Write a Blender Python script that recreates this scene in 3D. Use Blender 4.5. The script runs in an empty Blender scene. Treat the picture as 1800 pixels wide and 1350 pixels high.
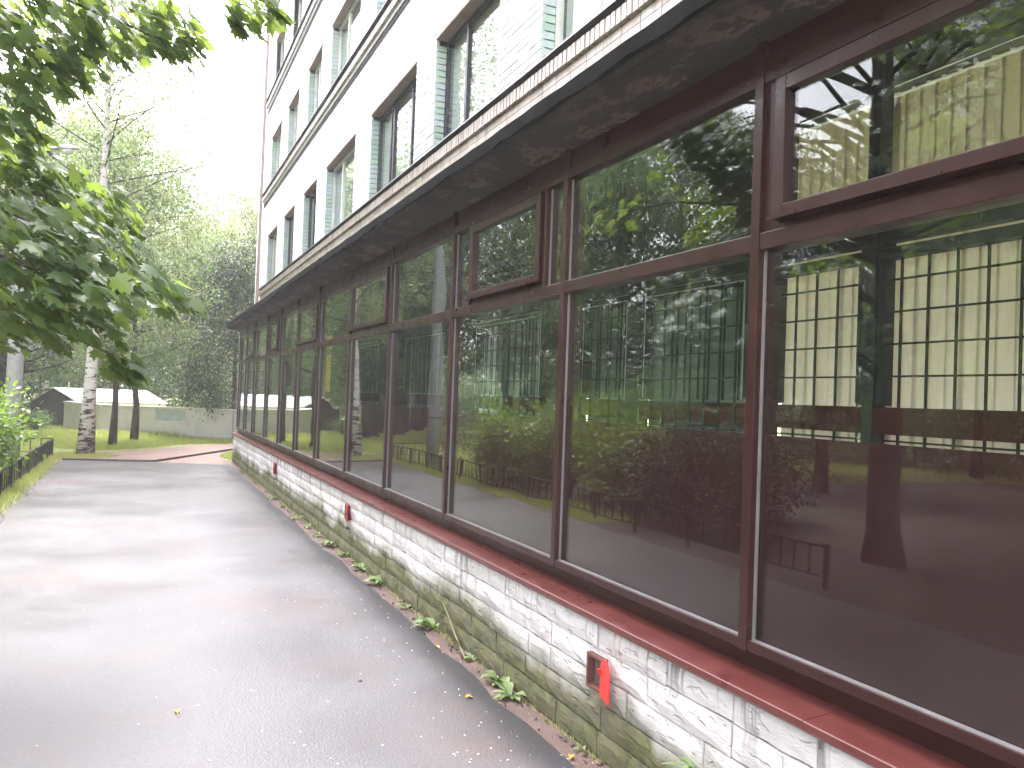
import bpy, math, random
import numpy as np
from mathutils import Vector, Matrix

random.seed(7)
RNG = np.random.default_rng(7)
scene = bpy.context.scene
COL = scene.collection
R = math.radians

# ------------------------------------------------------------------ camera
CAM_H = 1.55
YAW, PITCH, ROLL = R(-23.99), R(1.11), R(2.15)      # yaw from +Y (negative = towards +X)
cam_data = bpy.data.cameras.new("camera")
cam_data.sensor_width = 36.0
cam_data.lens = 29.4
cam_data.clip_start = 0.05
cam_data.clip_end = 2000
cam = bpy.data.objects.new("camera", cam_data)
COL.objects.link(cam)
Fh = Vector((math.sin(-YAW), math.cos(-YAW), 0))
Rh = Vector((math.cos(-YAW), -math.sin(-YAW), 0))
Fw = Fh * math.cos(PITCH) + Vector((0, 0, 1)) * math.sin(PITCH)
Up0 = Vector((0, 0, 1)) * math.cos(PITCH) - Fh * math.sin(PITCH)
Rt = Rh * math.cos(ROLL) + Up0 * math.sin(ROLL)
Up = -Rh * math.sin(ROLL) + Up0 * math.cos(ROLL)
cam.matrix_world = Matrix(((Rt.x, Up.x, -Fw.x, 0), (Rt.y, Up.y, -Fw.y, 0), (Rt.z, Up.z, -Fw.z, CAM_H), (0, 0, 0, 1)))
scene.camera = cam

# ------------------------------------------------------------------ sky, sun, exposure
SUN_DIR = Vector((0.07, 0.44, 0.895)).normalized()      # towards the sun
world = bpy.data.worlds.new("World")
scene.world = world
world.use_nodes = True
wn = world.node_tree
bg = wn.nodes["Background"]
sky = wn.nodes.new("ShaderNodeTexSky")
sky.sky_type = 'NISHITA'
sky.sun_disc = False
sky.sun_elevation = math.asin(SUN_DIR.z)
sky.sun_rotation = math.atan2(SUN_DIR.x, SUN_DIR.y)
sky.air_density = 1.0
sky.dust_density = 4.0
sky.ozone_density = 1.0
hsv = wn.nodes.new("ShaderNodeHueSaturation")
hsv.inputs["Saturation"].default_value = 0.12           # overcast: the blue is veiled by cloud
wn.links.new(sky.outputs[0], hsv.inputs["Color"])
tintn = wn.nodes.new("ShaderNodeMix")
tintn.data_type = 'RGBA'
tintn.blend_type = 'MULTIPLY'
tintn.inputs[0].default_value = 1.0
tintn.inputs[7].default_value = (1.0, 0.965, 1.03, 1)      # grey cloud cast
wn.links.new(hsv.outputs[0], tintn.inputs[6])
wn.links.new(tintn.outputs[2], bg.inputs[0])
bg.inputs[1].default_value = 0.15
sun_d = bpy.data.lights.new("sun", 'SUN')
sun_d.energy = 0.8
sun_d.angle = R(25)
sun_d.color = (1.0, 0.97, 0.93)
sun = bpy.data.objects.new("sun", sun_d)
COL.objects.link(sun)
sun.rotation_euler = SUN_DIR.to_track_quat('Z', 'Y').to_euler()
scene.view_settings.view_transform = 'Standard'
scene.view_settings.look = 'None'
scene.view_settings.gamma = 1.0
scene.view_settings.exposure = 3.4
scene.view_settings.use_curve_mapping = False
scene.render.engine = 'CYCLES'
scene.cycles.max_bounces = 10
scene.cycles.transparent_max_bounces = 24
scene.cycles.glossy_bounces = 5
scene.cycles.diffuse_bounces = 4
scene.cycles.transmission_bounces = 6
scene.cycles.caustics_reflective = False
scene.cycles.caustics_refractive = False
scene.cycles.use_denoising = True

# ------------------------------------------------------------------ node helpers
class NT:
    def __init__(self, name):
        self.m = bpy.data.materials.new(name)
        self.m.use_nodes = True
        self.t = self.m.node_tree
        self.p = self.t.nodes["Principled BSDF"]
        self.out = self.t.nodes["Material Output"]
        self._geo = None

    def n(self, t, **kw):
        nd = self.t.nodes.new(t)
        for k, v in kw.items():
            setattr(nd, k, v)
        return nd

    def l(self, a, b):
        self.t.links.new(a, b)

    def geo(self):
        if self._geo is None:
            self._geo = self.n("ShaderNodeNewGeometry")
        return self._geo

    def pos(self, scale=(1, 1, 1)):
        mp = self.n("ShaderNodeMapping")
        self.l(self.geo().outputs["Position"], mp.inputs[0])
        mp.inputs["Scale"].default_value = scale
        return mp.outputs[0]

    def noise(self, vec, scale, detail=3, rough=0.55):
        nd = self.n("ShaderNodeTexNoise")
        self.l(vec, nd.inputs["Vector"])
        nd.inputs["Scale"].default_value = scale
        nd.inputs["Detail"].default_value = detail
        nd.inputs["Roughness"].default_value = rough
        return nd.outputs[0]

    def voro(self, vec, scale):
        nd = self.n("ShaderNodeTexVoronoi")
        self.l(vec, nd.inputs["Vector"])
        nd.inputs["Scale"].default_value = scale
        return nd

    def ramp(self, fac, a, b, lo=0.0, hi=1.0):
        nd = self.n("ShaderNodeMapRange")
        nd.clamp = True
        self.l(fac, nd.inputs[0])
        nd.inputs[1].default_value = a
        nd.inputs[2].default_value = b
        nd.inputs[3].default_value = lo
        nd.inputs[4].default_value = hi
        return nd.outputs[0]

    def math(self, op, a, b=None):
        nd = self.n("ShaderNodeMath", operation=op)
        for i, v in enumerate((a, b)):
            if v is None:
                continue
            if isinstance(v, (int, float)):
                nd.inputs[i].default_value = v
            else:
                self.l(v, nd.inputs[i])
        return nd.outputs[0]

    def mix(self, fac, a, b, mode='MIX'):
        nd = self.n("ShaderNodeMix", data_type='RGBA', blend_type=mode)
        for i, v in ((0, fac), (6, a), (7, b)):
            if isinstance(v, (int, float)):
                nd.inputs[i].default_value = v
            elif isinstance(v, tuple):
                nd.inputs[i].default_value = (*v, 1)
            else:
                self.l(v, nd.inputs[i])
        return nd.outputs[2]

    def z(self):
        s = self.n("ShaderNodeSeparateXYZ")
        self.l(self.geo().outputs["Position"], s.inputs[0])
        return s.outputs

    def rnd(self):
        oi = self.n("ShaderNodeObjectInfo")
        a = self.math('ADD', oi.outputs["Random"], self.geo().outputs["Random Per Island"])
        return self.math('FRACT', a)

    def bump(self, h, strength=0.3, dist=0.01):
        b = self.n("ShaderNodeBump")
        b.inputs["Strength"].default_value = strength
        b.inputs["Distance"].default_value = dist
        self.l(h, b.inputs["Height"])
        self.l(b.outputs[0], self.p.inputs["Normal"])
        return b

    def col(self, c):
        if isinstance(c, tuple):
            self.p.inputs["Base Color"].default_value = (*c, 1)
        else:
            self.l(c, self.p.inputs["Base Color"])

    def rough(self, r):
        if isinstance(r, (int, float)):
            self.p.inputs["Roughness"].default_value = r
        else:
            self.l(r, self.p.inputs["Roughness"])


def simple(name, c, rough=0.6, var=0.15, scale=6.0, metallic=0.0, bump=0.0, bscale=60.0):
    t = NT(name)
    n = t.noise(t.pos(), scale, 4)
    f = t.ramp(n, 0.3, 0.7)
    a = tuple(max(0, x * (1 - var)) for x in c)
    b = tuple(min(1, x * (1 + var)) for x in c)
    t.col(t.mix(f, a, b))
    t.rough(t.ramp(n, 0.3, 0.7, max(0.02, rough - 0.08), min(1, rough + 0.08)))
    t.p.inputs["Metallic"].default_value = metallic
    if bump:
        t.bump(t.noise(t.pos(), bscale, 3), bump, 0.004)
    return t.m


def m_asphalt():
    t = NT("wet_asphalt")
    p = t.pos()
    big = t.noise(p, 0.55, 4, 0.6)
    mid = t.noise(t.pos((0.8, 1.1, 1)), 1.4, 4, 0.6)
    fine = t.noise(p, 75, 4, 0.75)
    v = t.voro(p, 95)
    red = t.ramp(t.noise(t.pos((1, 1, 1)), 0.9, 5, 0.65), 0.5, 0.72)
    base = t.mix(t.ramp(fine, 0.35, 0.7), (0.058, 0.055, 0.059), (0.120, 0.113, 0.118))
    base = t.mix(t.math('MULTIPLY', red, 0.6), base, (0.105, 0.060, 0.047))
    chips = t.ramp(v.outputs["Distance"], 0.0, 0.33, 1.0, 0.0)
    rnd = t.n("ShaderNodeSeparateColor")
    t.l(v.outputs["Color"], rnd.inputs[0])
    chips = t.math('MULTIPLY', chips, t.ramp(rnd.outputs[0], 0.80, 0.86))
    base = t.mix(chips, base, (0.26, 0.24, 0.23))
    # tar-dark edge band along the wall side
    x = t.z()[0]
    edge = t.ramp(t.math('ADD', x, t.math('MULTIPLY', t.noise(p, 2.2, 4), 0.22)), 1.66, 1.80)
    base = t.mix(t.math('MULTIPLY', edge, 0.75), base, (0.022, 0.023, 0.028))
    wet = t.ramp(t.math('ADD', t.math('MULTIPLY', big, 0.75), t.math('MULTIPLY', mid, 0.25)), 0.36, 0.66)
    t.col(t.mix(wet, base, t.mix(0.45, base, (0.020, 0.019, 0.021))))
    t.rough(t.math('ADD', t.ramp(wet, 0, 1, 0.46, 0.33), t.ramp(fine, 0.3, 0.7, -0.06, 0.06)))
    t.p.inputs["Specular IOR Level"].default_value = 0.55
    h = t.math('ADD', t.math('MULTIPLY', fine, 0.5), t.math('MULTIPLY', v.outputs["Distance"], 0.6))
    t.bump(h, 0.35, 0.005)
    return t.m


def m_dirt(name, a, b, rough=0.85):
    t = NT(name)
    p = t.pos()
    n = t.noise(p, 3.0, 5, 0.65)
    f = t.noise(p, 70, 3, 0.7)
    c = t.mix(t.ramp(n, 0.35, 0.65), a, b)
    c = t.mix(t.ramp(f, 0.62, 0.75), c, tuple(min(1, x * 2.2) for x in b))
    t.col(c)
    t.rough(t.ramp(n, 0.3, 0.7, rough - 0.3, rough))
    t.bump(t.math('ADD', f, n), 0.5, 0.012)
    return t.m


def m_lawn():
    t = NT("lawn_turf")
    p = t.pos()
    n = t.noise(p, 1.1, 5, 0.65)
    f = t.noise(p, 45, 3, 0.7)
    c = t.mix(t.ramp(f, 0.3, 0.7), (0.17, 0.21, 0.05), (0.32, 0.36, 0.10))
    c = t.mix(t.ramp(n, 0.55, 0.72), c, (0.10, 0.075, 0.05))
    t.col(c)
    t.rough(0.8)
    t.bump(f, 0.8, 0.03)
    return t.m


def m_plinth_brick():
    t = NT("whitewashed_stone")
    p = t.pos()
    z = t.z()[2]
    n = t.noise(p, 9, 5, 0.65)
    f = t.noise(t.pos((1, 0.6, 1.7)), 30, 6, 0.80)
    c = t.mix(t.rnd(), (0.70, 0.665, 0.645), (0.82, 0.80, 0.785))
    c = t.mix(t.math('MULTIPLY', t.ramp(f, 0.57, 0.70), 0.55), c, (0.36, 0.28, 0.25))
    # grey run-off streaks hanging from the sill
    s = t.noise(t.pos((1, 11, 0.7)), 1.3, 3, 0.6)
    sm = t.math('MULTIPLY', t.ramp(s, 0.54, 0.62), t.ramp(z, 0.36, 0.56))
    c = t.mix(t.math('MULTIPLY', sm, 0.85), c, (0.20, 0.19, 0.18))
    # moss creeping up from the ground with an uneven upper edge
    mz = t.math('SUBTRACT', z, t.math('MULTIPLY', t.math('SUBTRACT', t.noise(t.pos((1, 1, 0.6)), 1.5, 4, 0.6), 0.5), 0.55))
    moss = t.ramp(mz, 0.20, 0.37, 1.0, 0.0)
    mc = t.mix(t.ramp(n, 0.35, 0.65), (0.062, 0.066, 0.018), (0.155, 0.160, 0.040))
    mc = t.mix(t.math('MULTIPLY', t.ramp(t.noise(p, 3.1, 4), 0.5, 0.62), 0.35), mc, (0.17, 0.15, 0.12))
    c = t.mix(t.math('MULTIPLY', moss, 0.95), c, mc)
    t.col(c)
    t.rough(0.85)
    pits = t.ramp(t.noise(t.pos((1, 0.45, 1.5)), 20, 3, 0.6), 0.60, 0.66, 0.0, -0.9)
    t.bump(t.math('ADD', t.math('ADD', f, t.math('MULTIPLY', n, 0.4)), pits), 1.0, 0.014)
    return t.m


def m_facing_brick(name, cols, stain=0.0):
    t = NT(name)
    r = t.rnd()
    cr = t.n("ShaderNodeValToRGB")
    cr.color_ramp.interpolation = 'CONSTANT'
    el = cr.color_ramp.elements
    while len(el) > 1:
        el.remove(el[-1])
    for i, c in enumerate(cols):
        e = el[0] if i == 0 else el.new(i / len(cols))
        e.position = i / len(cols)
        e.color = (*c, 1)
    t.l(r, cr.inputs[0])
    n = t.noise(t.pos(), 25, 4)
    c = t.mix(t.math('MULTIPLY', t.ramp(n, 0.45, 0.75), 0.25), cr.outputs[0], (0.45, 0.42, 0.40))
    if stain:
        s = t.noise(t.pos((1, 5, 1)), 1.6, 4)
        c = t.mix(t.math('MULTIPLY', t.ramp(s, 0.52, 0.7), stain), c, (0.16, 0.13, 0.12))
    t.col(c)
    t.rough(t.ramp(n, 0.3, 0.7, 0.25, 0.5))
    t.bump(n, 0.15, 0.004)
    return t.m


def m_soffit():
    t = NT("peeling_concrete")
    p = t.pos((1, 0.5, 1))
    n = t.noise(p, 5.0, 6, 0.68)
    n2 = t.noise(p, 1.3, 4, 0.6)
    g = t.noise(t.pos(), 60, 3, 0.7)
    c = t.mix(t.ramp(n2, 0.35, 0.65), (0.058, 0.050, 0.048), (0.105, 0.085, 0.081))
    c = t.mix(t.ramp(n, 0.52, 0.56), c, (0.20, 0.14, 0.125))
    c = t.mix(t.ramp(n, 0.60, 0.62), c, (0.085, 0.052, 0.047))
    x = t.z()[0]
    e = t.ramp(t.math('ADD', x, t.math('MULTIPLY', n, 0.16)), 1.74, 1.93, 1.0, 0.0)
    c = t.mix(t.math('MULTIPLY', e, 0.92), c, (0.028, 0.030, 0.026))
    c = t.mix(t.math('MULTIPLY', t.ramp(g, 0.6, 0.75), 0.3), c, (0.22, 0.19, 0.18))
    t.col(c)
    t.rough(0.9)
    t.bump(t.math('ADD', n, t.math('MULTIPLY', g, 0.3)), 0.8, 0.02)
    return t.m


def m_glass(name, tint=(0.945, 0.975, 0.955), wav=0.35):
    t = NT(name)
    t.t.nodes.remove(t.p)
    ior = t.n("ShaderNodeMapRange")
    t.l(t.geo().outputs["Backfacing"], ior.inputs[0])
    ior.inputs[3].default_value = 1.52
    ior.inputs[4].default_value = 1 / 1.52
    fr = t.n("ShaderNodeFresnel")
    t.l(ior.outputs[0], fr.inputs[0])
    tr = t.n("ShaderNodeBsdfTransparent")
    tr.inputs[0].default_value = (*tint, 1)
    gl = t.n("ShaderNodeBsdfGlossy")
    gl.inputs["Roughness"].default_value = 0.0
    gl.inputs[0].default_value = (0.97, 1.0, 0.98, 1)
    b = t.n("ShaderNodeBump")
    b.inputs["Strength"].default_value = wav
    b.inputs["Distance"].default_value = 0.004
    t.l(t.noise(t.pos(), 2.2, 1, 0.4), b.inputs["Height"])
    t.l(b.outputs[0], gl.inputs["Normal"])
    mx = t.n("ShaderNodeMixShader")
    t.l(fr.outputs[0], mx.inputs[0])
    t.l(tr.outputs[0], mx.inputs[1])
    t.l(gl.outputs[0], mx.inputs[2])
    # dust specks and dried drops
    df = t.n("ShaderNodeBsdfDiffuse")
    df.inputs[0].default_value = (0.5, 0.5, 0.48, 1)
    v = t.voro(t.pos(), 26)
    sc = t.n("ShaderNodeSeparateColor")
    t.l(v.outputs["Color"], sc.inputs[0])
    sp = t.math('MULTIPLY', t.ramp(v.outputs["Distance"], 0.04, 0.07, 1, 0), t.ramp(sc.outputs[0], 0.86, 0.9))
    film = t.ramp(t.noise(t.pos((1, 3, 0.6)), 2.5, 4), 0.45, 0.8, 0.001, 0.008)
    mx2 = t.n("ShaderNodeMixShader")
    t.l(t.math('MAXIMUM', t.math('MULTIPLY', sp, 0.35), film), mx2.inputs[0])
    t.l(mx.outputs[0], mx2.inputs[1])
    t.l(df.outputs[0], mx2.inputs[2])
    t.l(mx2.outputs[0], t.out.inputs[0])
    return t.m


def m_leaf(name, a, b, trans, tmix=0.4, rough=0.42, spec=0.5, yellow=0.0):
    t = NT(name)
    at = t.n("ShaderNodeAttribute", attribute_name="tint")
    oi = t.n("ShaderNodeObjectInfo")
    r = t.math('FRACT', t.math('ADD', at.outputs["Fac"], oi.outputs["Random"]))
    c = t.mix(r, a, b)
    tc = t.mix(r, trans, tuple(x * 0.62 for x in trans))
    if yellow:
        ym = t.ramp(r, 1 - yellow - 0.02, 1 - yellow)
        c = t.mix(ym, c, (0.42, 0.34, 0.06))
        tc = t.mix(ym, tc, (0.65, 0.55, 0.12))
    t.col(c)
    t.rough(rough)
    t.p.inputs["Specular IOR Level"].default_value = spec
    tl = t.n("ShaderNodeBsdfTranslucent")
    t.l(tc, tl.inputs[0])
    mx = t.n("ShaderNodeMixShader")
    mx.inputs[0].default_value = tmix
    t.l(t.p.outputs[0], mx.inputs[1])
    t.l(tl.outputs[0], mx.inputs[2])
    t.l(mx.outputs[0], t.out.inputs[0])
    return t.m


def m_bark(name, a, b, sc=14):
    t = NT(name)
    n = t.noise(t.pos((1, 1, 0.25)), sc, 5, 0.7)
    t.col(t.mix(t.ramp(n, 0.35, 0.65), a, b))
    t.rough(0.9)
    t.bump(n, 0.8, 0.03)
    return t.m


def m_birch():
    t = NT("birch_bark")
    n = t.noise(t.pos((1.6, 1.6, 6.5)), 2.3, 5, 0.7)
    n2 = t.noise(t.pos((1, 1, 0.8)), 4, 4, 0.7)
    z = t.z()[2]
    low = t.ramp(z, 0.0, 2.2, 0.12, 0.0)
    f = t.ramp(t.math('ADD', n, low), 0.575, 0.61)
    c = t.mix(f, (0.66, 0.63, 0.60), (0.055, 0.045, 0.040))
    c = t.mix(t.math('MULTIPLY', t.ramp(n2, 0.55, 0.75), 0.6), c, (0.20, 0.14, 0.12))
    t.col(c)
    t.rough(0.8)
    t.bump(n, 0.4, 0.01)
    return t.m


def m_blind(name, c, tl_mix=0.5):
    t = NT(name)
    n = t.noise(t.pos((1, 30, 1)), 20, 2)
    t.col(t.mix(t.ramp(n, 0.3, 0.7), tuple(x * 0.9 for x in c), c))
    t.rough(0.85)
    tl = t.n("ShaderNodeBsdfTranslucent")
    tl.inputs[0].default_value = (*c, 1)
    mx = t.n("ShaderNodeMixShader")
    mx.inputs[0].default_value = tl_mix
    t.l(t.p.outputs[0], mx.inputs[1])
    t.l(tl.outputs[0], mx.inputs[2])
    t.l(mx.outputs[0], t.out.inputs[0])
    return t.m


def m_red_frame(name, c, rough, spots=True):
    t = NT(name)
    n = t.noise(t.pos(), 7, 4)
    g = t.noise(t.pos(), 140, 2, 0.7)
    cc = t.mix(t.ramp(n, 0.3, 0.7), tuple(x * 0.85 for x in c), tuple(x * 1.15 for x in c))
    if spots:
        v = t.voro(t.pos(), 55)
        s = t.n("ShaderNodeSeparateColor")
        t.l(v.outputs["Color"], s.inputs[0])
        sp = t.math('MULTIPLY', t.ramp(v.outputs["Distance"], 0.1, 0.2, 1, 0), t.ramp(s.outputs[0], 0.955, 0.97))
        cc = t.mix(t.math('MULTIPLY', sp, 0.6), cc, (0.38, 0.33, 0.31))
    t.col(cc)
    t.rough(t.ramp(n, 0.3, 0.7, rough - 0.08, rough + 0.1))
    if name == 'maroon_frame':
        t.bump(g, 0.04, 0.002)
    return t.m


def m_perimeter():
    t = NT("perimeter_brickwork")
    br = t.n("ShaderNodeTexBrick")
    mp = t.n("ShaderNodeMapping")
    mp.inputs["Rotation"].default_value = (R(90), 0, 0)
    t.l(t.geo().outputs["Position"], mp.inputs[0])
    t.l(mp.outputs[0], br.inputs["Vector"])
    br.inputs["Color1"].default_value = (0.76, 0.73, 0.71, 1)
    br.inputs["Color2"].default_value = (0.78, 0.75, 0.74, 1)
    br.inputs["Mortar"].default_value = (0.55, 0.52, 0.51, 1)
    br.inputs["Scale"].default_value = 1.0
    br.inputs["Brick Width"].default_value = 0.13
    br.inputs["Row Height"].default_value = 0.042
    br.inputs["Mortar Size"].default_value = 0.0021
    n = t.noise(t.pos((1, 1, 0.6)), 2.0, 5, 0.65)
    c = t.mix(t.math('MULTIPLY', t.ramp(n, 0.5, 0.7), 0.3), br.outputs[0], (0.30, 0.24, 0.22))
    t.col(c)
    t.rough(0.9)
    return t.m


M = dict(
    asphalt=m_asphalt(),
    dirt=m_dirt("damp_soil", (0.085, 0.055, 0.045), (0.16, 0.105, 0.088)),
    reddirt=m_dirt("red_gravel", (0.17, 0.10, 0.082), (0.28, 0.185, 0.155)),
    lawn=m_lawn(),
    soil=m_dirt("soil_and_shade", (0.030, 0.024, 0.018), (0.055, 0.043, 0.031)),  # dark soil tone, tree shade of the park included
    kerb=simple("kerb_steel", (0.10, 0.085, 0.08), 0.7),
    plinth=m_plinth_brick(),
    plinth_core=simple("plinth_mortar", (0.12, 0.105, 0.09), 0.9),
    white_brick=m_facing_brick("white_facing_brick", [(0.60, 0.60, 0.58), (0.56, 0.59, 0.56), (0.62, 0.60, 0.60), (0.50, 0.57, 0.53), (0.62, 0.62, 0.62), (0.52, 0.56, 0.59), (0.61, 0.58, 0.57)]),
    green_brick=m_facing_brick("green_glazed_brick", [(0.40, 0.56, 0.47), (0.44, 0.56, 0.55), (0.36, 0.50, 0.42), (0.46, 0.55, 0.58), (0.48, 0.57, 0.52)]),
    cornice_brick=m_facing_brick("cream_cornice_brick", [(0.46, 0.385, 0.345), (0.52, 0.45, 0.41), (0.42, 0.34, 0.305), (0.50, 0.45, 0.425)], 0.5),
    mortar=simple("dark_mortar", (0.05, 0.045, 0.042), 0.9),
    lintel=simple("pink_lintel", (0.36, 0.27, 0.24), 0.85),
    flashing=simple("weathered_flashing", (0.16, 0.15, 0.155), 0.5, metallic=0.3),
    soffit=m_soffit(),
    roofing=simple("black_roofing", (0.009, 0.009, 0.009), 0.95, bump=0.5),
    red=m_red_frame("maroon_frame", (0.033, 0.0078, 0.0070), 0.34),
    sill=m_red_frame("red_sill_sheet", (0.120, 0.032, 0.028), 0.34),
    film=simple("maroon_panel", (0.034, 0.0085, 0.0110), 0.5, 0.1),
    gasket=simple("grey_gasket", (0.20, 0.19, 0.185), 0.6),
    bead=simple("pale_bead", (0.50, 0.58, 0.56), 0.4),
    glass=m_glass("window_glass"),
    glass_in=m_glass("inner_glass", (0.90, 0.955, 0.93), 0.2),
    bright_red=simple("bright_red_paint", (0.62, 0.030, 0.022), 0.4),
    vent_dark=simple("vent_dark", (0.03, 0.026, 0.024), 0.9),
    vent_frame=simple("rusty_frame", (0.14, 0.055, 0.045), 0.7),
    cream=m_blind("cream_blind", (0.88, 0.82, 0.72)),
    grey_blind=m_blind("grey_blind", (0.33, 0.34, 0.325), .06),
    yellow_blind=m_blind("yellow_blind", (0.85, 0.68, 0.16), .65),
    headrail=simple("white_headrail", (0.65, 0.65, 0.62), 0.5),
    grille=simple("black_grille", (0.012, 0.014, 0.014), 0.6),
    post=simple("dark_green_frame", (0.014, 0.020, 0.018), 0.55),
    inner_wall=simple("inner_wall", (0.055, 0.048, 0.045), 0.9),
    inner_red=simple("inner_red", (0.075, 0.017, 0.015), 0.5),
    navy=simple("navy_window_frame", (0.022, 0.020, 0.034), 0.4),
    white_frame=simple("white_window_frame", (0.72, 0.72, 0.70), 0.4),
    curtain=m_blind("white_curtain", (0.80, 0.80, 0.80)),
    maple=m_leaf("maple_leaf", (0.045, 0.090, 0.036), (0.085, 0.135, 0.038), (0.38, 0.53, 0.085), 0.45, 0.36, 0.6),
    birchleaf=m_leaf("birch_leaf", (0.13, 0.17, 0.08), (0.20, 0.24, 0.11), (0.45, 0.53, 0.22), 0.45, 0.55, 0.35),
    lime=m_leaf("lime_leaf", (0.055, 0.10, 0.045), (0.095, 0.15, 0.06), (0.26, 0.38, 0.11), 0.38, 0.5, 0.4),
    darkleaf=m_leaf("dark_leaf", (0.020, 0.042, 0.024), (0.040, 0.068, 0.032), (0.08, 0.14, 0.05), 0.25, 0.5, 0.35, 0.02),
    pale=m_leaf("pale_leaf", (0.13, 0.165, 0.085), (0.19, 0.23, 0.11), (0.40, 0.48, 0.18), 0.4, 0.55, 0.35, 0.03),
    shrub=m_leaf("shrub_leaf", (0.055, 0.12, 0.020), (0.13, 0.21, 0.03), (0.33, 0.50, 0.06), 0.40, 0.45, 0.4),
    weed=m_leaf("weed_leaf", (0.14, 0.22, 0.07), (0.30, 0.38, 0.18), (0.3, 0.45, 0.09), 0.3, 0.5, 0.4),
    grass=m_leaf("grass_blade", (0.28, 0.34, 0.08), (0.44, 0.48, 0.15), (0.58, 0.64, 0.20), 0.45, 0.6, 0.2),
    bark=m_bark("grey_bark", (0.035, 0.028, 0.022), (0.10, 0.083, 0.068)),
    birch=m_birch(),
    concrete=simple("pole_concrete", (0.40, 0.40, 0.39), 0.85, 0.12, 9, bump=0.3),
    lampmetal=simple("lamp_metal", (0.55, 0.56, 0.58), 0.4),
    lens=simple("lamp_lens", (0.75, 0.74, 0.70), 0.3),
    iron=simple("black_iron", (0.014, 0.015, 0.015), 0.5),
    perimeter=m_perimeter(),
    coping=simple("coping_stone", (0.74, 0.72, 0.70), 0.9),
    bluepaint=simple("blue_paint_patch", (0.50, 0.57, 0.60), 0.8),
    whitepaint=simple("white_paint_patch", (0.66, 0.62, 0.60), 0.8),
    metalroof=simple("pale_metal_roof", (0.8, 0.8, 0.82), 0.45),
    darkwall=simple("dark_render", (0.045, 0.045, 0.043), 0.9, 0.3, 3),
    block=simple("pale_block_wall", (0.66, 0.66, 0.64), 0.8, 0.08, 2),
    blockpane=simple("block_pane", (0.07, 0.08, 0.10), 0.2),
    petal=simple("pale_litter", (0.62, 0.60, 0.52), 0.8),
    yellowleaf=simple("yellow_leaf", (0.55, 0.33, 0.03), 0.6),
    pebble=simple("pebble_stone", (0.10, 0.10, 0.10), 0.8),
    drystem=simple("dry_stem", (0.24, 0.21, 0.13), 0.8),
)

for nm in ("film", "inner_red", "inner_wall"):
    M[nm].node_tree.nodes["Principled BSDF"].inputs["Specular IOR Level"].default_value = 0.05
M["roofing"].node_tree.nodes["Principled BSDF"].inputs["Specular IOR Level"].default_value = 0.1
# ------------------------------------------------------------------ mesh helpers
def link(name, me, parent=None, label=None, cat=None, group=None, kind=None):
    o = bpy.data.objects.new(name, me)
    COL.objects.link(o)
    if parent is not None:
        o.parent = parent
    tag(o, label, cat, group, kind)
    return o


def tag(o, label=None, cat=None, group=None, kind=None):
    for k, v in (("label", label), ("category", cat), ("group", group), ("kind", kind)):
        if v:
            o[k] = v
    return o


def thing(name, label, cat, loc=(0, 0, 0), group=None, rz=0.0):
    o = link(name, None, None, label, cat, group)
    o.location = loc
    o.rotation_euler = (0, 0, rz)
    o.empty_display_size = 0.2
    return o


def np_mesh(name, V, F, mat, smooth=False, tint=None):
    """V (n,3) array, F (m,k) int array, all faces with k corners."""
    V = np.asarray(V, dtype=np.float32).reshape(-1, 3)
    F = np.asarray(F, dtype=np.int32)
    m, k = F.shape
    me = bpy.data.meshes.new(name)
    me.vertices.add(len(V))
    me.vertices.foreach_set("co", V.ravel())
    me.loops.add(m * k)
    me.loops.foreach_set("vertex_index", F.ravel())
    me.polygons.add(m)
    me.polygons.foreach_set("loop_start", np.arange(0, m * k, k, dtype=np.int32))
    me.polygons.foreach_set("loop_total", np.full(m, k, dtype=np.int32))
    if smooth:
        me.polygons.foreach_set("use_smooth", np.ones(m, dtype=bool))
    me.update(calc_edges=True)
    if tint is not None:
        a = me.attributes.new("tint", 'FLOAT', 'POINT')
        a.data.foreach_set("value", np.asarray(tint, dtype=np.float32))
    if mat is not None:
        me.materials.append(mat)
    return me


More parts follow.
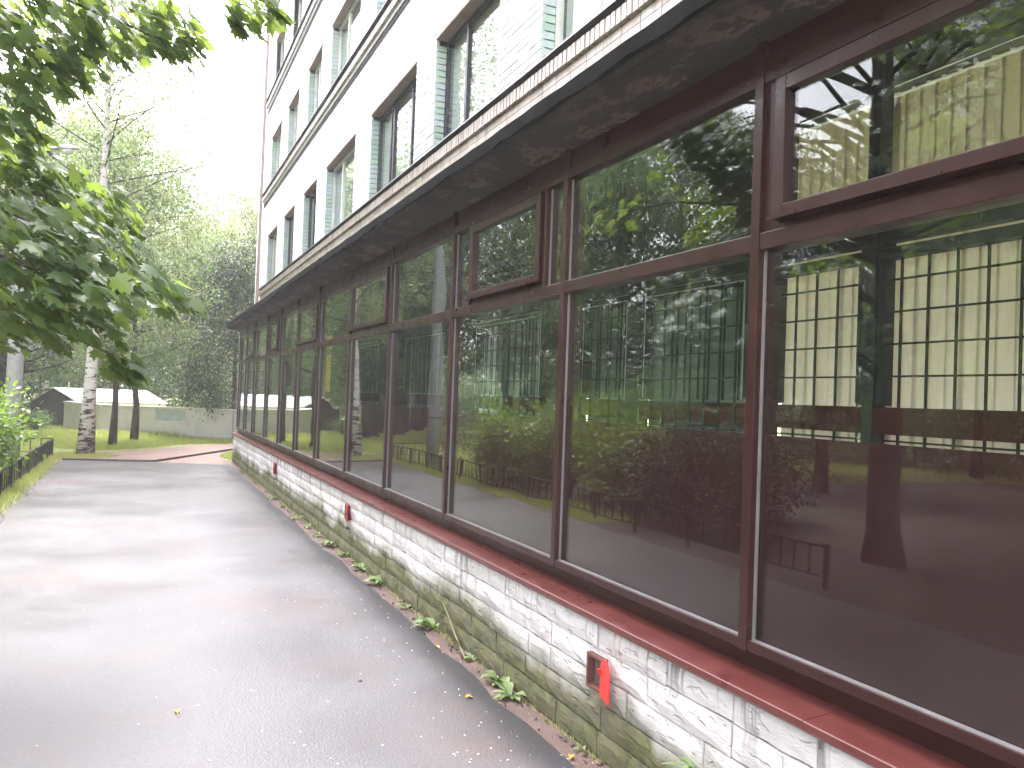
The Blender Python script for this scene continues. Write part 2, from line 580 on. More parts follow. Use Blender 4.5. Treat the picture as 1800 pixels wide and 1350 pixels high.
class MB:
    """collects quads / polygons"""
    def __init__(self):
        self.v, self.f = [], []

    def add(self, V, F):
        o = len(self.v)
        self.v += [tuple(p) for p in V]
        self.f += [tuple(i + o for i in f) for f in F]
        return self

    def box(self, x0, x1, y0, y1, z0, z1):
        V = [(x0, y0, z0), (x1, y0, z0), (x1, y1, z0), (x0, y1, z0), (x0, y0, z1), (x1, y0, z1), (x1, y1, z1), (x0, y1, z1)]
        F = [(3, 2, 1, 0), (4, 5, 6, 7), (0, 1, 5, 4), (1, 2, 6, 5), (2, 3, 7, 6), (3, 0, 4, 7)]
        return self.add(V, F)

    def quad(self, a, b, c, d):
        return self.add([a, b, c, d], [(0, 1, 2, 3)])

    def tube(self, pts, rad, n=7, cap=True):
        pts = [Vector(p) for p in pts]
        rings = []
        for i, p in enumerate(pts):
            d = (pts[min(i + 1, len(pts) - 1)] - pts[max(i - 1, 0)]).normalized()
            a = d.orthogonal().normalized() if i == 0 else (prev - d * prev.dot(d)).normalized()
            prev = a
            b = d.cross(a)
            r = rad[i] if isinstance(rad, (list, tuple)) else rad
            rings.append([p + (a * math.cos(2 * math.pi * k / n) + b * math.sin(2 * math.pi * k / n)) * r for k in range(n)])
        V = [q for ring in rings for q in ring]
        F = []
        for i in range(len(pts) - 1):
            for k in range(n):
                F.append((i * n + k, i * n + (k + 1) % n, (i + 1) * n + (k + 1) % n, (i + 1) * n + k))
        if cap:
            F.append(tuple(range(n - 1, -1, -1)))
            F.append(tuple((len(pts) - 1) * n + k for k in range(n)))
        return self.add(V, F)

    def mesh(self, name, mat, smooth=False, bevel=0.0):
        me = bpy.data.meshes.new(name)
        me.from_pydata(self.v, [], self.f)
        me.update()
        if bevel:
            import bmesh
            bm = bmesh.new()
            bm.from_mesh(me)
            bmesh.ops.bevel(bm, geom=list(bm.edges), offset=bevel, segments=2, affect='EDGES', profile=0.6)
            bm.to_mesh(me)
            bm.free()
        me.materials.append(mat)
        if smooth:
            me.polygons.foreach_set("use_smooth", np.ones(len(me.polygons), dtype=bool))
        return me

    def obj(self, name, mat, parent=None, smooth=False, bevel=0.0, **kw):
        return link(name, self.mesh(name, mat, smooth, bevel), parent, **kw)


def slab_sheet(name, pts, z, mat, kind="structure"):
    me = bpy.data.meshes.new(name)
    me.from_pydata([(x, y, z) for x, y in pts], [], [tuple(range(len(pts)))])
    me.update()
    me.materials.append(mat)
    return link(name, me, kind=kind)


# ------------------------------------------------------------------ the ground
slab_sheet("ground", [(-300, -300), (300, -300), (300, 300), (-300, 300)], -0.024, M["lawn"])


def wob_line(a, b, n, amp, seed):
    r = random.Random(seed)
    out = []
    for i in range(n + 1):
        t = i / n
        x = a[0] + (b[0] - a[0]) * t + r.uniform(-amp, amp)
        y = a[1] + (b[1] - a[1]) * t
        out.append((x, y))
    return out


# path of asphalt, left edge ragged, right edge against the soil strip
left = wob_line((-1.30, -7), (-1.40, 19.25), 60, 0.06, 1)
right = wob_line((1.76, 18.1), (1.755, -7), 80, 0.025, 2)
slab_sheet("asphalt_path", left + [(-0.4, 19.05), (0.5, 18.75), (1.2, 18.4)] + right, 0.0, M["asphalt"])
slab_sheet("soil_strip", [(1.70, -7), (1.97, -7), (1.97, 19.3), (1.70, 19.3)], -0.004, M["dirt"])
slab_sheet("gravel_path", [(-1.75, 18.6), (-1.55, 21.2), (-0.6, 21.6), (0.3, 22.6), (1.3, 24.3), (2.4, 25.2), (6, 26), (6, 22.6), (2.2, 22.3), (1.75, 20.6), (1.95, 18.2), (1.2, 17.9), (-0.5, 18.6)], -0.008, M["reddirt"])
slab_sheet("verge_soil", wob_line((-2.1, -7), (-1.75, 19.8), 40, 0.1, 3) + list(reversed(wob_line((-1.2, -7), (-1.25, 19.2), 40, 0.02, 4))), -0.012, M["soil"])
slab_sheet("park_track", [(-30, 24.2), (-2.2, 22.0), (-1.5, 19.5), (-1.55, 21.0), (-2.4, 23.2), (-30, 25.8)], -0.016, M["dirt"])
slab_sheet("soil_shade_sheet", [(-16, -6), (-1.75, -6), (-1.75, 15.5), (-3.5, 18), (-9, 19), (-16, 15)], -0.020, M["soil"])  # dark sheet that paints tree shade onto the park ground
kb = MB()
for (x0, y0), (x1, y1) in (((-1.36, 19.22), (0.32, 18.82)), ((0.32, 18.82), (2.35, 22.85)), ((2.35, 22.85), (5.0, 23.6))):
    d = Vector((x1 - x0, y1 - y0, 0)).normalized()
    nrm = Vector((-d.y, d.x, 0)) * 0.035
    a, b = Vector((x0, y0, 0)), Vector((x1, y1, 0))
    V = [a - nrm, b - nrm, b + nrm, a + nrm]
    V = [(p.x, p.y, -0.02) for p in V] + [(p.x, p.y, 0.035) for p in V]
    kb.add(V, [(4, 5, 6, 7), (0, 1, 5, 4), (1, 2, 6, 5), (2, 3, 7, 6), (3, 0, 4, 7)])
kb.obj("path_kerb", M["kerb"], kind="structure")

# ------------------------------------------------------------------ the building
Y0, Y1 = -0.77, 19.03                      # ground floor glazing strip
XM, XG = 1.95, 1.985                       # mullion face, glass face
bld = thing("brick_building", "white brick building with long maroon glazed ground floor and brick cornice", "building", (3.14, 9.0, 0))


def bpart(o):
    """children are built in world coordinates; cancel the parent's offset"""
    o.matrix_parent_inverse = Matrix.Translation(-Vector((3.14, 9.0, 0)))
    return o


# plinth core and its rough blocks
plinth = bpart(MB().box(1.915, 2.06, Y0, Y1, -0.1, 0.605).obj("plinth_wall", M["plinth_core"], bld))


def rough_block(L, Hh, seed):
    r = random.Random(seed)
    nx, nz = 5, 3
    V, F = [], []
    for i in range(nx + 1):
        for j in range(nz + 1):
            edge = i in (0, nx) or j in (0, nz)
            y = L * i / nx + (0 if i in (0, nx) else r.uniform(-.012, .012))
            zz = Hh * j / nz + (0 if j in (0, nz) else r.uniform(-.006, .006))
            if j in (0, nz):
                zz += r.uniform(-.0035, .0035)
            d = r.uniform(0.000, 0.004) if edge else r.uniform(-0.0095, -0.002)
            V.append((d, y, zz))
    for i in range(nx):
        for j in range(nz):
            a = i * (nz + 1) + j
            F.append((a, a + 1, a + nz + 2, a + nz + 1))
    n0 = len(V)
    V += [(0.03, 0, 0), (0.03, L, 0), (0.03, L, Hh), (0.03, 0, Hh)]
    F.append(tuple([n0, n0 + 1] + [i * (nz + 1) for i in range(nx, -1, -1)]))
    F.append(tuple([n0 + 3] + [i * (nz + 1) + nz for i in range(0, nx + 1)] + [n0 + 2]))
    F.append(tuple([n0] + list(range(0, nz + 1)) + [n0 + 3]))
    F.append(tuple([n0 + 1, n0 + 2] + [nx * (nz + 1) + j for j in range(nz, -1, -1)]))
    return V, F


rowh = 0.118
variants = {}
for L in (0.25, 0.39, 0.52):
    for s in range(5):
        mb = MB()
        mb.add(*rough_block(L - 0.008, rowh - 0.008, int(L * 100) * 10 + s))
        variants[(L, s)] = mb.mesh("plinth_block", M["plinth"])
r = random.Random(5)
VENTS = [(3.15, 0.29), (7.98, 0.335), (12.69, 0.335)]
for row in range(5):
    z = 0.004 + row * rowh
    y = 0.2 + r.uniform(0, .3)
    while y < Y1 - 0.05:
        L = r.choice((0.25, 0.39, 0.39, 0.52)) if row % 2 else r.choice((0.39, 0.52, 0.52, 0.25))
        hit = False
        for vy, vz in VENTS:
            if y < vy + 0.145 and y + L > vy and z < vz + .13 and z + rowh > vz + 0.02:
                hit = True
        if y + L > Y1:
            L = 0.25
            if y + L > Y1 + .05:
                break
        if not hit:
            o = bpart(link("brick", variants[(L, r.randrange(5))], plinth))
            o.matrix_parent_inverse = Matrix.Identity(4)
            o.location = (1.898 + r.uniform(-.004, .004), y, z)
            y += L
        else:
            vy = [v for v in VENTS if y < v[0] + .145 and y + L > v[0]][0][0]
            if y < vy - 0.05:        # cut a shorter block up to the vent
                o = bpart(link("brick", variants[(0.25, r.randrange(5))], plinth))
                o.matrix_parent_inverse = Matrix.Identity(4)
                o.location = (1.90, y, z)
                o.scale = (1, (vy - y) / 0.25, 1)
            y = vy + 0.145

# red vent hatches in the plinth
for i, (vy, vz) in enumerate(VENTS):
    w, h = 0.135, 0.15
    fr = MB()
    fr.box(1.878, 1.93, vy, vy + 0.012, vz, vz + h)
    fr.box(1.878, 1.93, vy + w - 0.012, vy + w, vz, vz + h)
    fr.box(1.878, 1.93, vy + 0.0125, vy + w - 0.0125, vz, vz + 0.012)
    fr.box(1.878, 1.93, vy + 0.0125, vy + w - 0.0125, vz + h - 0.012, vz + h)
    vf = bpart(fr.obj("vent_frame", M["vent_frame"], bld, label="small square vent frame set in the white plinth"))
    bk = MB().box(1.9165, 1.925, vy + .013, vy + w - .013, vz + .013, vz + h - .013).obj("vent_opening", M["vent_dark"], vf)
    for q0, q1 in ((vz - .07, vz - .001), (vz + h + .001, vz + h + .045)):
        bpart(MB().box(1.9025, 1.93, vy - .006, vy + .141, q0, q1).obj("mortar_patch", M["plinth"], bld))
    # rounded red lid hinged at the near edge, swung outwards
    pts = []
    for k in range(13):
        a = math.pi * k / 12
        pts.append((-0.070 * math.cos(a), 0.115 + 0.055 * math.sin(a)))
    prof = [(-0.070, 0.0)] + pts + [(0.070, 0.0)]
    ang = R(14)
    V = []
    for th in (0, 0.007):
        for (s, zz) in prof:
            d = s + 0.070
            V.append((1.874 - d * 0.27 - th, vy - 0.004 - d * 0.96 + th * .2, vz + 0.005 + zz))
    n = len(prof)
    F = [tuple(range(n)), tuple(range(2 * n - 1, n - 1, -1))] + [(k, (k + 1) % n, n + (k + 1) % n, n + k) for k in range(n)]
    lid = MB().add(V, F)
    lid.tube([(1.868, vy - 0.004, vz + 0.09), (1.862, vy - 0.004, vz + 0.115)], 0.009)
    lid.obj("vent_lid", M["bright_red"], vf, label="bright red lid standing open")

# sill sheets in lengths, each a folded sheet
joints = [-0.77, 1.95, 4.55, 7.0, 9.4, 11.9, 14.3, 16.7, 19.06]
for i in range(len(joints) - 1):
    a, b = joints[i], joints[i + 1] + 0.03
    up = 0.0022 * (i % 2)
    mb = MB()
    P = [(2.032, 0.632), (1.873, 0.616), (1.870, 0.613), (1.869, 0.592), (1.874, 0.585)]
    V = []
    for y in (a, b):
        for x, z in P:
            V.append((x - up, y, z + up))
        for x, z in reversed(P):
            V.append((x + 0.003, y, z - 0.002))
    n = len(P) * 2
    F = [(k, (k + 1) % n, n + (k + 1) % n, n + k) for k in range(n)] + [tuple(range(n - 1, -1, -1)), tuple(range(n, 2 * n))]
    mb.add(V, F)
    bpart(mb.obj("window_sill", M["sill"], bld))
bpart(MB().box(2.030, 2.055, Y0, Y1, 0.607, 0.72).obj("sill_riser", M["red"], bld))

# glazing bays
MULL = [-0.77, 0.78, 2.335, 3.80, 5.48, 7.055, 8.58, 10.22, 11.73, 13.2, 14.76, 16.4, 17.75, 19.0]
GLASS = [None]
VENT_BAYS = {1: (0.88, 2.235), 3: (4.06, 5.11), 5: (7.12, 8.50), 7: (10.30, 11.65), 9: (13.5, 14.45), 11: (16.5, 17.65)}
ZB, ZF, ZT0, ZT1, ZG, ZTOP = 0.751, 1.462, 2.105, 2.165, 2.69, 2.86
for i in range(len(MULL) - 1):
    a, b = MULL[i] + 0.0225, MULL[i + 1] - 0.0225
    fr = MB()
    last = i == len(MULL) - 2
    # mullion at the far side of the bay, bottom rail, transom, head rail, fascia
    fr.box(XM, 2.06, b, b + 0.045, 0.712, ZTOP)
    if i == 0:
        fr.box(XM, 2.06, a - 0.045, a, 0.712, ZTOP)
    fr.box(XM + 0.004, 2.05, a, b, 0.717, ZB)
    fr.box(XM + 0.004, 2.05, a, b, ZT0, ZT1)
    fr.box(XM + 0.004, 2.05, a, b, ZG, ZG + 0.05)
    fr.box(XM + 0.022, 2.05, a, b, ZG + 0.05, ZTOP)
    frame = bpart(fr.obj("glazing_frame", M["red"], bld, bevel=0.0025))

    def sub(mb, nm, mat, **kw):
        return mb.obj(nm, mat, frame, **kw)
    # lower pane, film board behind it, gaskets
    sub(MB().box(XG, XG + 0.006, a, b, ZB, ZT0), "pane", M["glass"])
    sub(MB().box(XG + 0.0095, XG + 0.03, a, b, ZB, ZF), "film_panel", M["film"])
    g = MB()

    def gasket(y0, y1, z0, z1, w=0.007):
        x0, x1 = XG - 0.010, XG - 0.0004
        g.box(x0, x1, y0, y0 + w, z0, z1)
        g.box(x0, x1, y1 - w, y1, z0, z1)
        g.box(x0 - 0.012, x1, y0 + w + .0004, y1 - w - .0004, z0, z0 + w * 0.5)
    gasket(a, b, ZB, ZT0)
    if i in VENT_BAYS:
        va, vb = VENT_BAYS[i]
        # side lights where the vent is narrower than the bay
        for (s0, s1) in ((a, va - 0.05), (vb + 0.05, b)):
            if s1 - s0 > 0.06:
                pm = MB()
                my0, my1 = (s1, s1 + 0.032) if s0 == a else (s0 - 0.032, s0)
                pm.box(XM + 0.002, 2.05, my0, my1, ZT1, ZG)
                sub(pm, "sub_mullion", M["red"], bevel=0.002)
                sub(MB().box(XG, XG + 0.006, s0, s1, ZT1, ZG), "side_pane", M["glass"])
                gasket(s0, s1, ZT1, ZG)
        sa, sb = max(a + .004, va - 0.016), min(b - .004, vb + 0.016)
        oz0, oz1 = ZT1 + 0.016, ZG - 0.012
        bx = MB()   # fixed box frame behind the sash
        bx.box(XM + 0.018, 2.045, sa, sb, ZT1, oz0 + 0.006)
        bx.box(XM + 0.018, 2.045, sa, sa + 0.018, oz0 + 0.006, ZG)
        bx.box(XM + 0.018, 2.045, sb - 0.018, sb, oz0 + 0.006, ZG)
        if i == 1:
            bx.box(XM + 0.018, 2.045, vb + 0.016, b, ZT1, ZG)
            bx.box(XM + 0.018, 2.045, a, va - 0.016, ZT1, ZG)
        sub(bx, "vent_box", M["red"])
        st = 0.052
        sh = MB()
        x0, x1 = XM - 0.016, XM + 0.040
        sh.box(x0, x1, va, va + st, oz0 + .012, oz1)
        sh.box(x0, x1, vb - st, vb, oz0 + .012, oz1)
        sh.box(x0, x1, va + st, vb - st, oz0 + .012, oz0 + .012 + st * 0.9)
        sh.box(x0, x1, va + st, vb - st, oz1 - st, oz1)
        sub(sh, "vent_sash", M["red"], bevel=0.003)
        drip = MB().box(x0 - 0.018, x0 - 0.001, va - .004, vb + .004, oz0 + .010, oz0 + .024)
        for k in range(3):
            yy = va + (vb - va) * (0.1 + 0.4 * k)
            drip.box(x0 - 0.022, x0 - 0.018, yy, yy + .008, oz0 + .013, oz0 + .021)
        sub(drip, "drip_rail", M["red"])
        sub(MB().box(XM + .006, XM + .012, va + st, vb - st, oz0 + .012 + st * .9, oz1 - st), "vent_pane", M["glass"])
    else:
        sub(MB().box(XG, XG + 0.006, a, b, ZT1, ZG), "upper_pane", M["glass"])
        gasket(a, b, ZT1, ZG)
    sub(g, "gasket", M["gasket"])

# end walls and back of the veranda
ew = MB()
ew.box(1.96, 3.14, Y1, Y1 + 0.12, 0.0, 2.95)
ew.box(1.96, 3.14, Y0 - 0.12, Y0, 0.0, 2.95)
bpart(ew.obj("end_wall", M["plinth"], bld))

# canopy slab with a ragged front, and the lean-to roof above it
ys = np.linspace(Y0 - 0.3, Y1 + 0.12, 150)
rr = random.Random(11)
V, F = [], []
w1 = w2 = 0
for y in ys:
    w1 = 0.7 * w1 + rr.uniform(-.010, .010)
    w2 = 0.7 * w2 + rr.uniform(-.008, .008)
    xf = 1.675 + w1 * .5
    prof = [(2.06, 2.838), (2.0, 2.838), (1.88, 2.850 + w2 * .5), (1.77, 2.858 + w2 * .7), (xf + .02, 2.868 + w2), (xf, 2.885 + w2), (xf - .006, 2.922), (xf, 2.932), (2.06, 3.16)]
    V += [(x, y, z) for x, z in prof]
n = 9
for i in range(len(ys) - 1):
    for k in range(n):
        F.append((i * n + k, i * n + (k + 1) % n, (i + 1) * n + (k + 1) % n, (i + 1) * n + k))
F += [tuple(range(n - 1, -1, -1)), tuple((len(ys) - 1) * n + k for k in range(n))]
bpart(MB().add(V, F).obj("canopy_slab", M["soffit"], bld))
edge = MB()
V, F = [], []
for i, y in enumerate(ys):
    j = rr.uniform(-.004, .004)
    V += [(1.642 + j, y, 2.876 + rr.uniform(-.010, .008)), (1.638 + j, y, 2.938), (1.70, y, 2.948), (1.70, y, 2.925)]
for i in range(len(ys) - 1):
    for k in range(4):
        F.append((i * 4 + k, i * 4 + (k + 1) % 4, (i + 1) * 4 + (k + 1) % 4, (i + 1) * 4 + k))
edge.add(V, F)
bpart(edge.obj("roofing_edge", M["roofing"], bld))
rf = MB()
rf.add([(1.70, Y0 - .3, 2.952), (3.125, Y0 - .3, 4.05), (3.125, Y1 + .12, 4.05), (1.70, Y1 + .12, 2.952),
        (2.06, Y0 - .3, 3.165), (3.125, Y0 - .3, 3.98), (3.125, Y1 + .12, 3.98), (2.06, Y1 + .12, 3.165)],
       [(0, 3, 2, 1), (4, 5, 6, 7), (0, 1, 5, 4), (3, 7, 6, 2)])
bpart(rf.obj("lean_to_roof", M["roofing"], bld))
gab = MB()
for y in (Y0 - .05, Y1 + .06):
    gab.add([(2.06, y, 2.94), (3.13, y, 2.94), (3.13, y, 3.99), (2.06, y, 3.16), (2.06, y + .03, 2.94), (3.13, y + .03, 2.94), (3.13, y + .03, 3.99), (2.06, y + .03, 3.16)],
            [(0, 1, 2, 3), (7, 6, 5, 4), (0, 4, 5, 1), (1, 5, 6, 2), (3, 7, 4, 0)])
bpart(gab.obj("roof_gable", M["plinth"], bld))

# ------------------------------------------------------------------ upper storeys
XW = 3.14
WY0, WY1 = 1.5, 26.9
WIN = [(1.6, 3.6), (4.6, 6.7), (7.7, 9.7), (10.5, 12.85), (13.9, 16.3), (17.25, 18.75), (19.95, 21.5), (22.6, 24.4)]
FL = 2.775
NF = 5
ZC0 = 4.165                       # bottom of the lowest string course
SILLZ, HEADZ = 4.56, 5.94
ZWTOP = ZC0 + NF * FL + 0.3
# backing wall: piers and spandrels
bw = MB()
zprev = 3.5
for fl in range(NF):
    z0, z1 = SILLZ + fl * FL, HEADZ + fl * FL
    bw.box(XW + 0.035, XW + 0.36, WY0, WY1 - .012, zprev, z0)
    yp = WY0
    for (a, b) in WIN + [(WY1 - .012, WY1)]:
        bw.box(XW + 0.035, XW + 0.36, yp, a, z0, z1)
        yp = b
    zprev = z1
bw.box(XW + 0.035, XW + 0.36, WY0, WY1 - .012, zprev, ZWTOP)
bw.box(XW + .36, XW + 6.0, WY1 - .3, WY1 - .012, 0.0, ZWTOP)
bw.box(XW + .036, XW + 6.0, Y1 + .2, WY1 - .30, 0.0, 0.3)
bw.box(XW + .036, XW + .36, Y1 + .2, WY1 - .012, 0.3, 3.5)
upper = bpart(bw.obj("upper_wall", M["mortar"], bld))
bpart(MB().box(XW - .02, XW + 6, WY0, WY1 + .05, ZWTOP, ZWTOP + .15).obj("parapet_cap", M["flashing"], bld))

# facing bricks
BL, BH, BJ = 0.25, 0.065, 0.0115
courses = []
z = 2.6
bricks = []
ci = 0
rb = random.Random(21)
zc = ZC0 - 20 * (BH + BJ)
while zc < ZWTOP - BH:
    inwin = None
    for fl in range(NF):
        if zc + BH > SILLZ + fl * FL + 0.02 and zc < HEADZ + fl * FL - 0.02:
            inwin = fl
    segs = [(WY0, WY1)]
    if inwin is not None:
        segs = []
        yp = WY0
        for a, b in WIN:
            segs.append((yp, a))
            yp = b
        segs.append((yp, WY1))
    off = (ci % 2) * (BL + BJ) / 2
    header_row = ci % 4 == 3
    step = (0.12 if header_row else BL) + BJ
    for (a, b) in segs:
        if b - a < 0.02:
            continue
        y = a - off if a == WY0 else a
        first = True
        while y < b - 0.015:
            L = step - BJ
            if first and a != WY0 and ci % 2:
                L = 0.12
            first = False
            y1 = min(y + L, b)
            if b - y1 < 0.05:
                y1 = b
            if y1 > a + .01:
                bricks.append((max(y, a), y1, zc))
            y = y1 + BJ
    zc += BH + BJ
    ci += 1


def in_frame(p):
    d = Vector(p) - Vector((0, 0, CAM_H))
    f = d.dot(Fw)
    if f < .1:
        return False
    return abs(d.dot(Rt) / f) < 0.6 and abs(d.dot(Up) / f) < 0.455


cand = []
for i, (a, b, zc) in enumerate(bricks):
    # seen above the canopy edge?
    if (zc + BH - CAM_H) / XW > 0.94 and in_frame((XW, (a + b) / 2, zc)):
        cand.append(((a + b) / 2 + 0.6 * zc, i))
cand.sort()
near = set(i for _, i in cand[:290])
shared = {}
fieldV, fieldF = [], []


def brick_geo(L, depth=0.12):
    V = [(0, 0, 0), (0, L, 0), (0, L, BH), (0, 0, BH), (depth, 0, 0), (depth, L, 0), (depth, L, BH), (depth, 0, BH)]
    F = [(3, 2, 1, 0)[::-1], (0, 4, 5, 1)[::-1], (3, 2, 6, 7), (0, 3, 7, 4), (1, 5, 6, 2)]
    return V, F


for i, (a, b, zc) in enumerate(bricks):
    x = XW + rb.uniform(-.002, .002)
    if i in near:
        L = round(b - a, 3)
        if L not in shared:
            mb = MB()
            mb.add(*brick_geo(L))
            shared[L] = mb.mesh("facing_brick", M["white_brick"], bevel=0.0)
        o = link("brick", shared[L], upper)
        o.location = (x, a, zc)
    else:
        if zc < 3.95 and a < Y1:
            continue
        V, F = brick_geo(b - a)
        n0 = len(fieldV)
        fieldV += [(x + p[0], a + p[1], zc + p[2]) for p in V]
        fieldF += [tuple(n0 + k for k in f) for f in F]
me = np_mesh("brick_field", fieldV, fieldF, M["white_brick"])
link("brick_field", me, upper, kind="stuff")

# green glazed jamb bricks on the far reveals of the first two storeys, lintels, windows
for fl in range(NF):
    z0, z1 = SILLZ + fl * FL, HEADZ + fl * FL
    for wi, (a, b) in enumerate(WIN):
        dark = fl == 0 and wi in (1, 2, 3, 5, 6)
        fm = M["navy"] if dark and wi != 1 else M["white_frame"]
        fr = MB()
        x0, x1 = XW + 0.135, XW + 0.19
        t = 0.055
        fr.box(x0, x1, a, a + t, z0, z1 - .03)
        fr.box(x0, x1, b - t, b, z0, z1 - .03)
        fr.box(x0, x1, a + t, b - t, z0, z0 + t)
        fr.box(x0, x1, a + t, b - t, z1 - .03 - t, z1 - .03)
        nm = [b - (b - a) * 0.36] if wi != 3 else [b - (b - a) * 0.30, b - (b - a) * 0.36, b - (b - a) * 0.75]
        for q in nm:
            fr.box(x0 - .002, x1 + .002, q - .03, q + .03, z0 + t, z1 - .03 - t)
        win = bpart(fr.obj("window", fm, bld))
        cuts = [a + t] + [v for q in sorted(nm) for v in (q - .03, q + .03)] + [b - t]
        for k in range(0, len(cuts), 2):
            if cuts[k + 1] - cuts[k] > 0.03:
                MB().box(x0 + .022, x0 + .028, cuts[k], cuts[k + 1], z0 + t, z1 - .03 - t).obj("pane", M["glass"], win)
        MB().box(XW - .012 + .001, XW + .135, a + .001, b - .001, z1 - .028, z1 + .006).obj("lintel", M["lintel"], win)
        # pleated curtain behind the panes
        V, F = [], []
        ny = int((b - a) / 0.06)
        for k in range(ny + 1):
            yy = a + .02 + (b - a - .04) * k / ny
            xx = XW + 0.225 + (0.018 if k % 2 else -0.018)
            V += [(xx, yy, z0), (xx, yy, z1)]
        for k in range(ny):
            F.append((2 * k, 2 * k + 1, 2 * k + 3, 2 * k + 2))
        MB().add(V, F).obj("curtain", M["curtain"], win)
        MB().box(XW + .355, XW + .36, a, b, z0, z1).obj("room_back", M["inner_wall"], win)
        if fl > 0:
            MB().box(XW - .05, XW + .134, a - .03, b + .03, z0 - .012, z0).obj("sill_flashing", M["flashing"], win)
        if fl < 2:
            # far jamb in green glazed brick headers, a skin 3 mm proud of the white ones
            k = 0
            zz = z0
            jm = MB()
            while zz < z1 - .10:
                jm.box(XW + .004, XW + .130, b - .004, b + .001, zz, zz + BH)
                zz += BH + BJ
            jm.obj("jamb_brick", M["green_brick"], win)

# brick string courses: two stretcher rows, a row of soldiers, flashing on top
soldier = MB().box(0, .10, 0, 0.058, 0, 0.115).mesh("soldier_brick", M["cornice_brick"])
stretch = MB().box(0, .06, 0, 0.249, 0, 0.066).mesh("stretcher_brick", M["cornice_brick"])
for fl in range(NF):
    z0 = ZC0 + fl * FL
    ya, yb = 4.2, 25.5
    core = bpart(MB().box(XW - .012, XW + .034, WY0, yb, z0 - .005, z0 + .30).obj("string_course", M["mortar"], bld))
    if fl == 0:
        y = ya
        while y < yb - .25:
            for q in range(2):
                o = link("brick", stretch, core)
                o.location = (XW - .045, y, z0 + q * .072 - .002)
            y += 0.26
        y = ya
        while y < yb - .07:
            o = link("brick", soldier, core)
            o.location = (XW - .085 + rb.uniform(-.003, .003), y, z0 + .145)
            y += 0.0763
    else:
        mb = MB()
        y = WY0
        while y < yb - .07:
            mb.box(XW - .075, XW - .011, y, y + .066, z0 + .145, z0 + .26)
            y += 0.0763
        mb.obj("soldier_row", M["cornice_brick"], core, kind="stuff")
        mb = MB()
        y = WY0
        while y < yb - .25:
            mb.box(XW - .03, XW - .011, y, y + .249, z0 + .072, z0 + .138)
            y += 0.26
        mb.obj("stretcher_row", M["white_brick"], core, kind="stuff")
    fl_ = MB()
    y = WY0
    q = 0
    while y < yb - .03:
        e = min(yb, y + 2.4)
        dz = 0.003 * (q % 2) + rb.uniform(0, .004)
        fl_.add([(XW + .10, y, z0 + .345 + dz), (XW - .115, y, z0 + .312 + dz), (XW - .118, y, z0 + .292 + dz), (XW - .115, y, z0 + .306 + dz), (XW + .10, y, z0 + .338 + dz),
                 (XW + .10, e, z0 + .345 + dz), (XW - .115, e, z0 + .312 + dz), (XW - .118, e, z0 + .292 + dz), (XW - .115, e, z0 + .306 + dz), (XW + .10, e, z0 + .338 + dz)],
                [(0, 5, 6, 1), (1, 6, 7, 2), (2, 7, 8, 3), (3, 8, 9, 4), (0, 1, 2, 3, 4), (9, 8, 7, 6, 5)])
        y = e - .02
        q += 1
    fl_.obj("flashing", M["flashing"], core)
bpart(MB().tube([(XW - .07, 25.75, 2.5), (XW - .07, 25.75, ZWTOP - .2)], 0.045, 8).obj("downpipe", M["lintel"], bld))

# ------------------------------------------------------------------ inside the veranda: old window openings
bpart(MB().box(2.06, 3.6, Y0, Y1, 0.02, 0.60).obj("veranda_floor", M["inner_wall"], bld))
UNITS = [(1.15, 2.93, "cream"), (3.0, 3.66, "cream"), (3.85, 4.97, "grey"), (5.13, 5.85, "grey"), (6.55, 8.16, "mid"), (9.1, 10.7, "grey"), (12.0, 13.6, "grey"), (15.35, 16.75, "yellow")]
iw = MB()
yp = Y0
XI = 3.2
for (a, b, k) in UNITS:
    iw.box(XI + .001, XI + .059, a, b, 3.13 if k == "cream" else (2.64 if k == "yellow" else 2.455), 3.45)
    gap = a - yp
    if gap > 0.2:
        iw.box(XI, XI + .06, yp, a, 0.6, 3.45)
    yp = b
iw.box(XI, XI + .06, yp, Y1, 0.6, 3.45)
iw.box(XI + .002, XI + .06, Y0, Y1, 3.45, 4.0)
bpart(iw.obj("inner_wall", M["inner_wall"], bld))
# unseen room behind; open strip on its far side added to backlight blinds
XB = 6.6
rm = MB()
rm.box(XI + .06, XB, Y0, Y1, 3.45, 3.55)
rm.box(3.6, XB, Y0, Y1, 0.02, 0.60)
rm.box(XB, XB + .2, Y0, Y1, 0.0, 1.2)
rm.box(XB, XB + .2, Y0, Y1, 3.2, 3.55)
rm.box(XI + .06, XB + .2, Y0 - .2, Y0, 0.0, 3.55)
rm.box(XI + .06, XB + .2, Y1, Y1 + .2, 0.0, 3.55)
y = Y0
while y < Y1:
    rm.box(XB + .001, XB + .199, y, y + .35, 1.2, 3.2)
    y += 2.8
bpart(rm.obj("room_shell", M["block"], bld))
POSTS = [(2.93, 3.0), (4.97, 5.13)]
for a, b in POSTS:
    bpart(MB().box(XI - .02, XI + .065, a + .001, b - .001, 0.6, 3.45).obj("inner_post", M["post"], bld, bevel=.004))
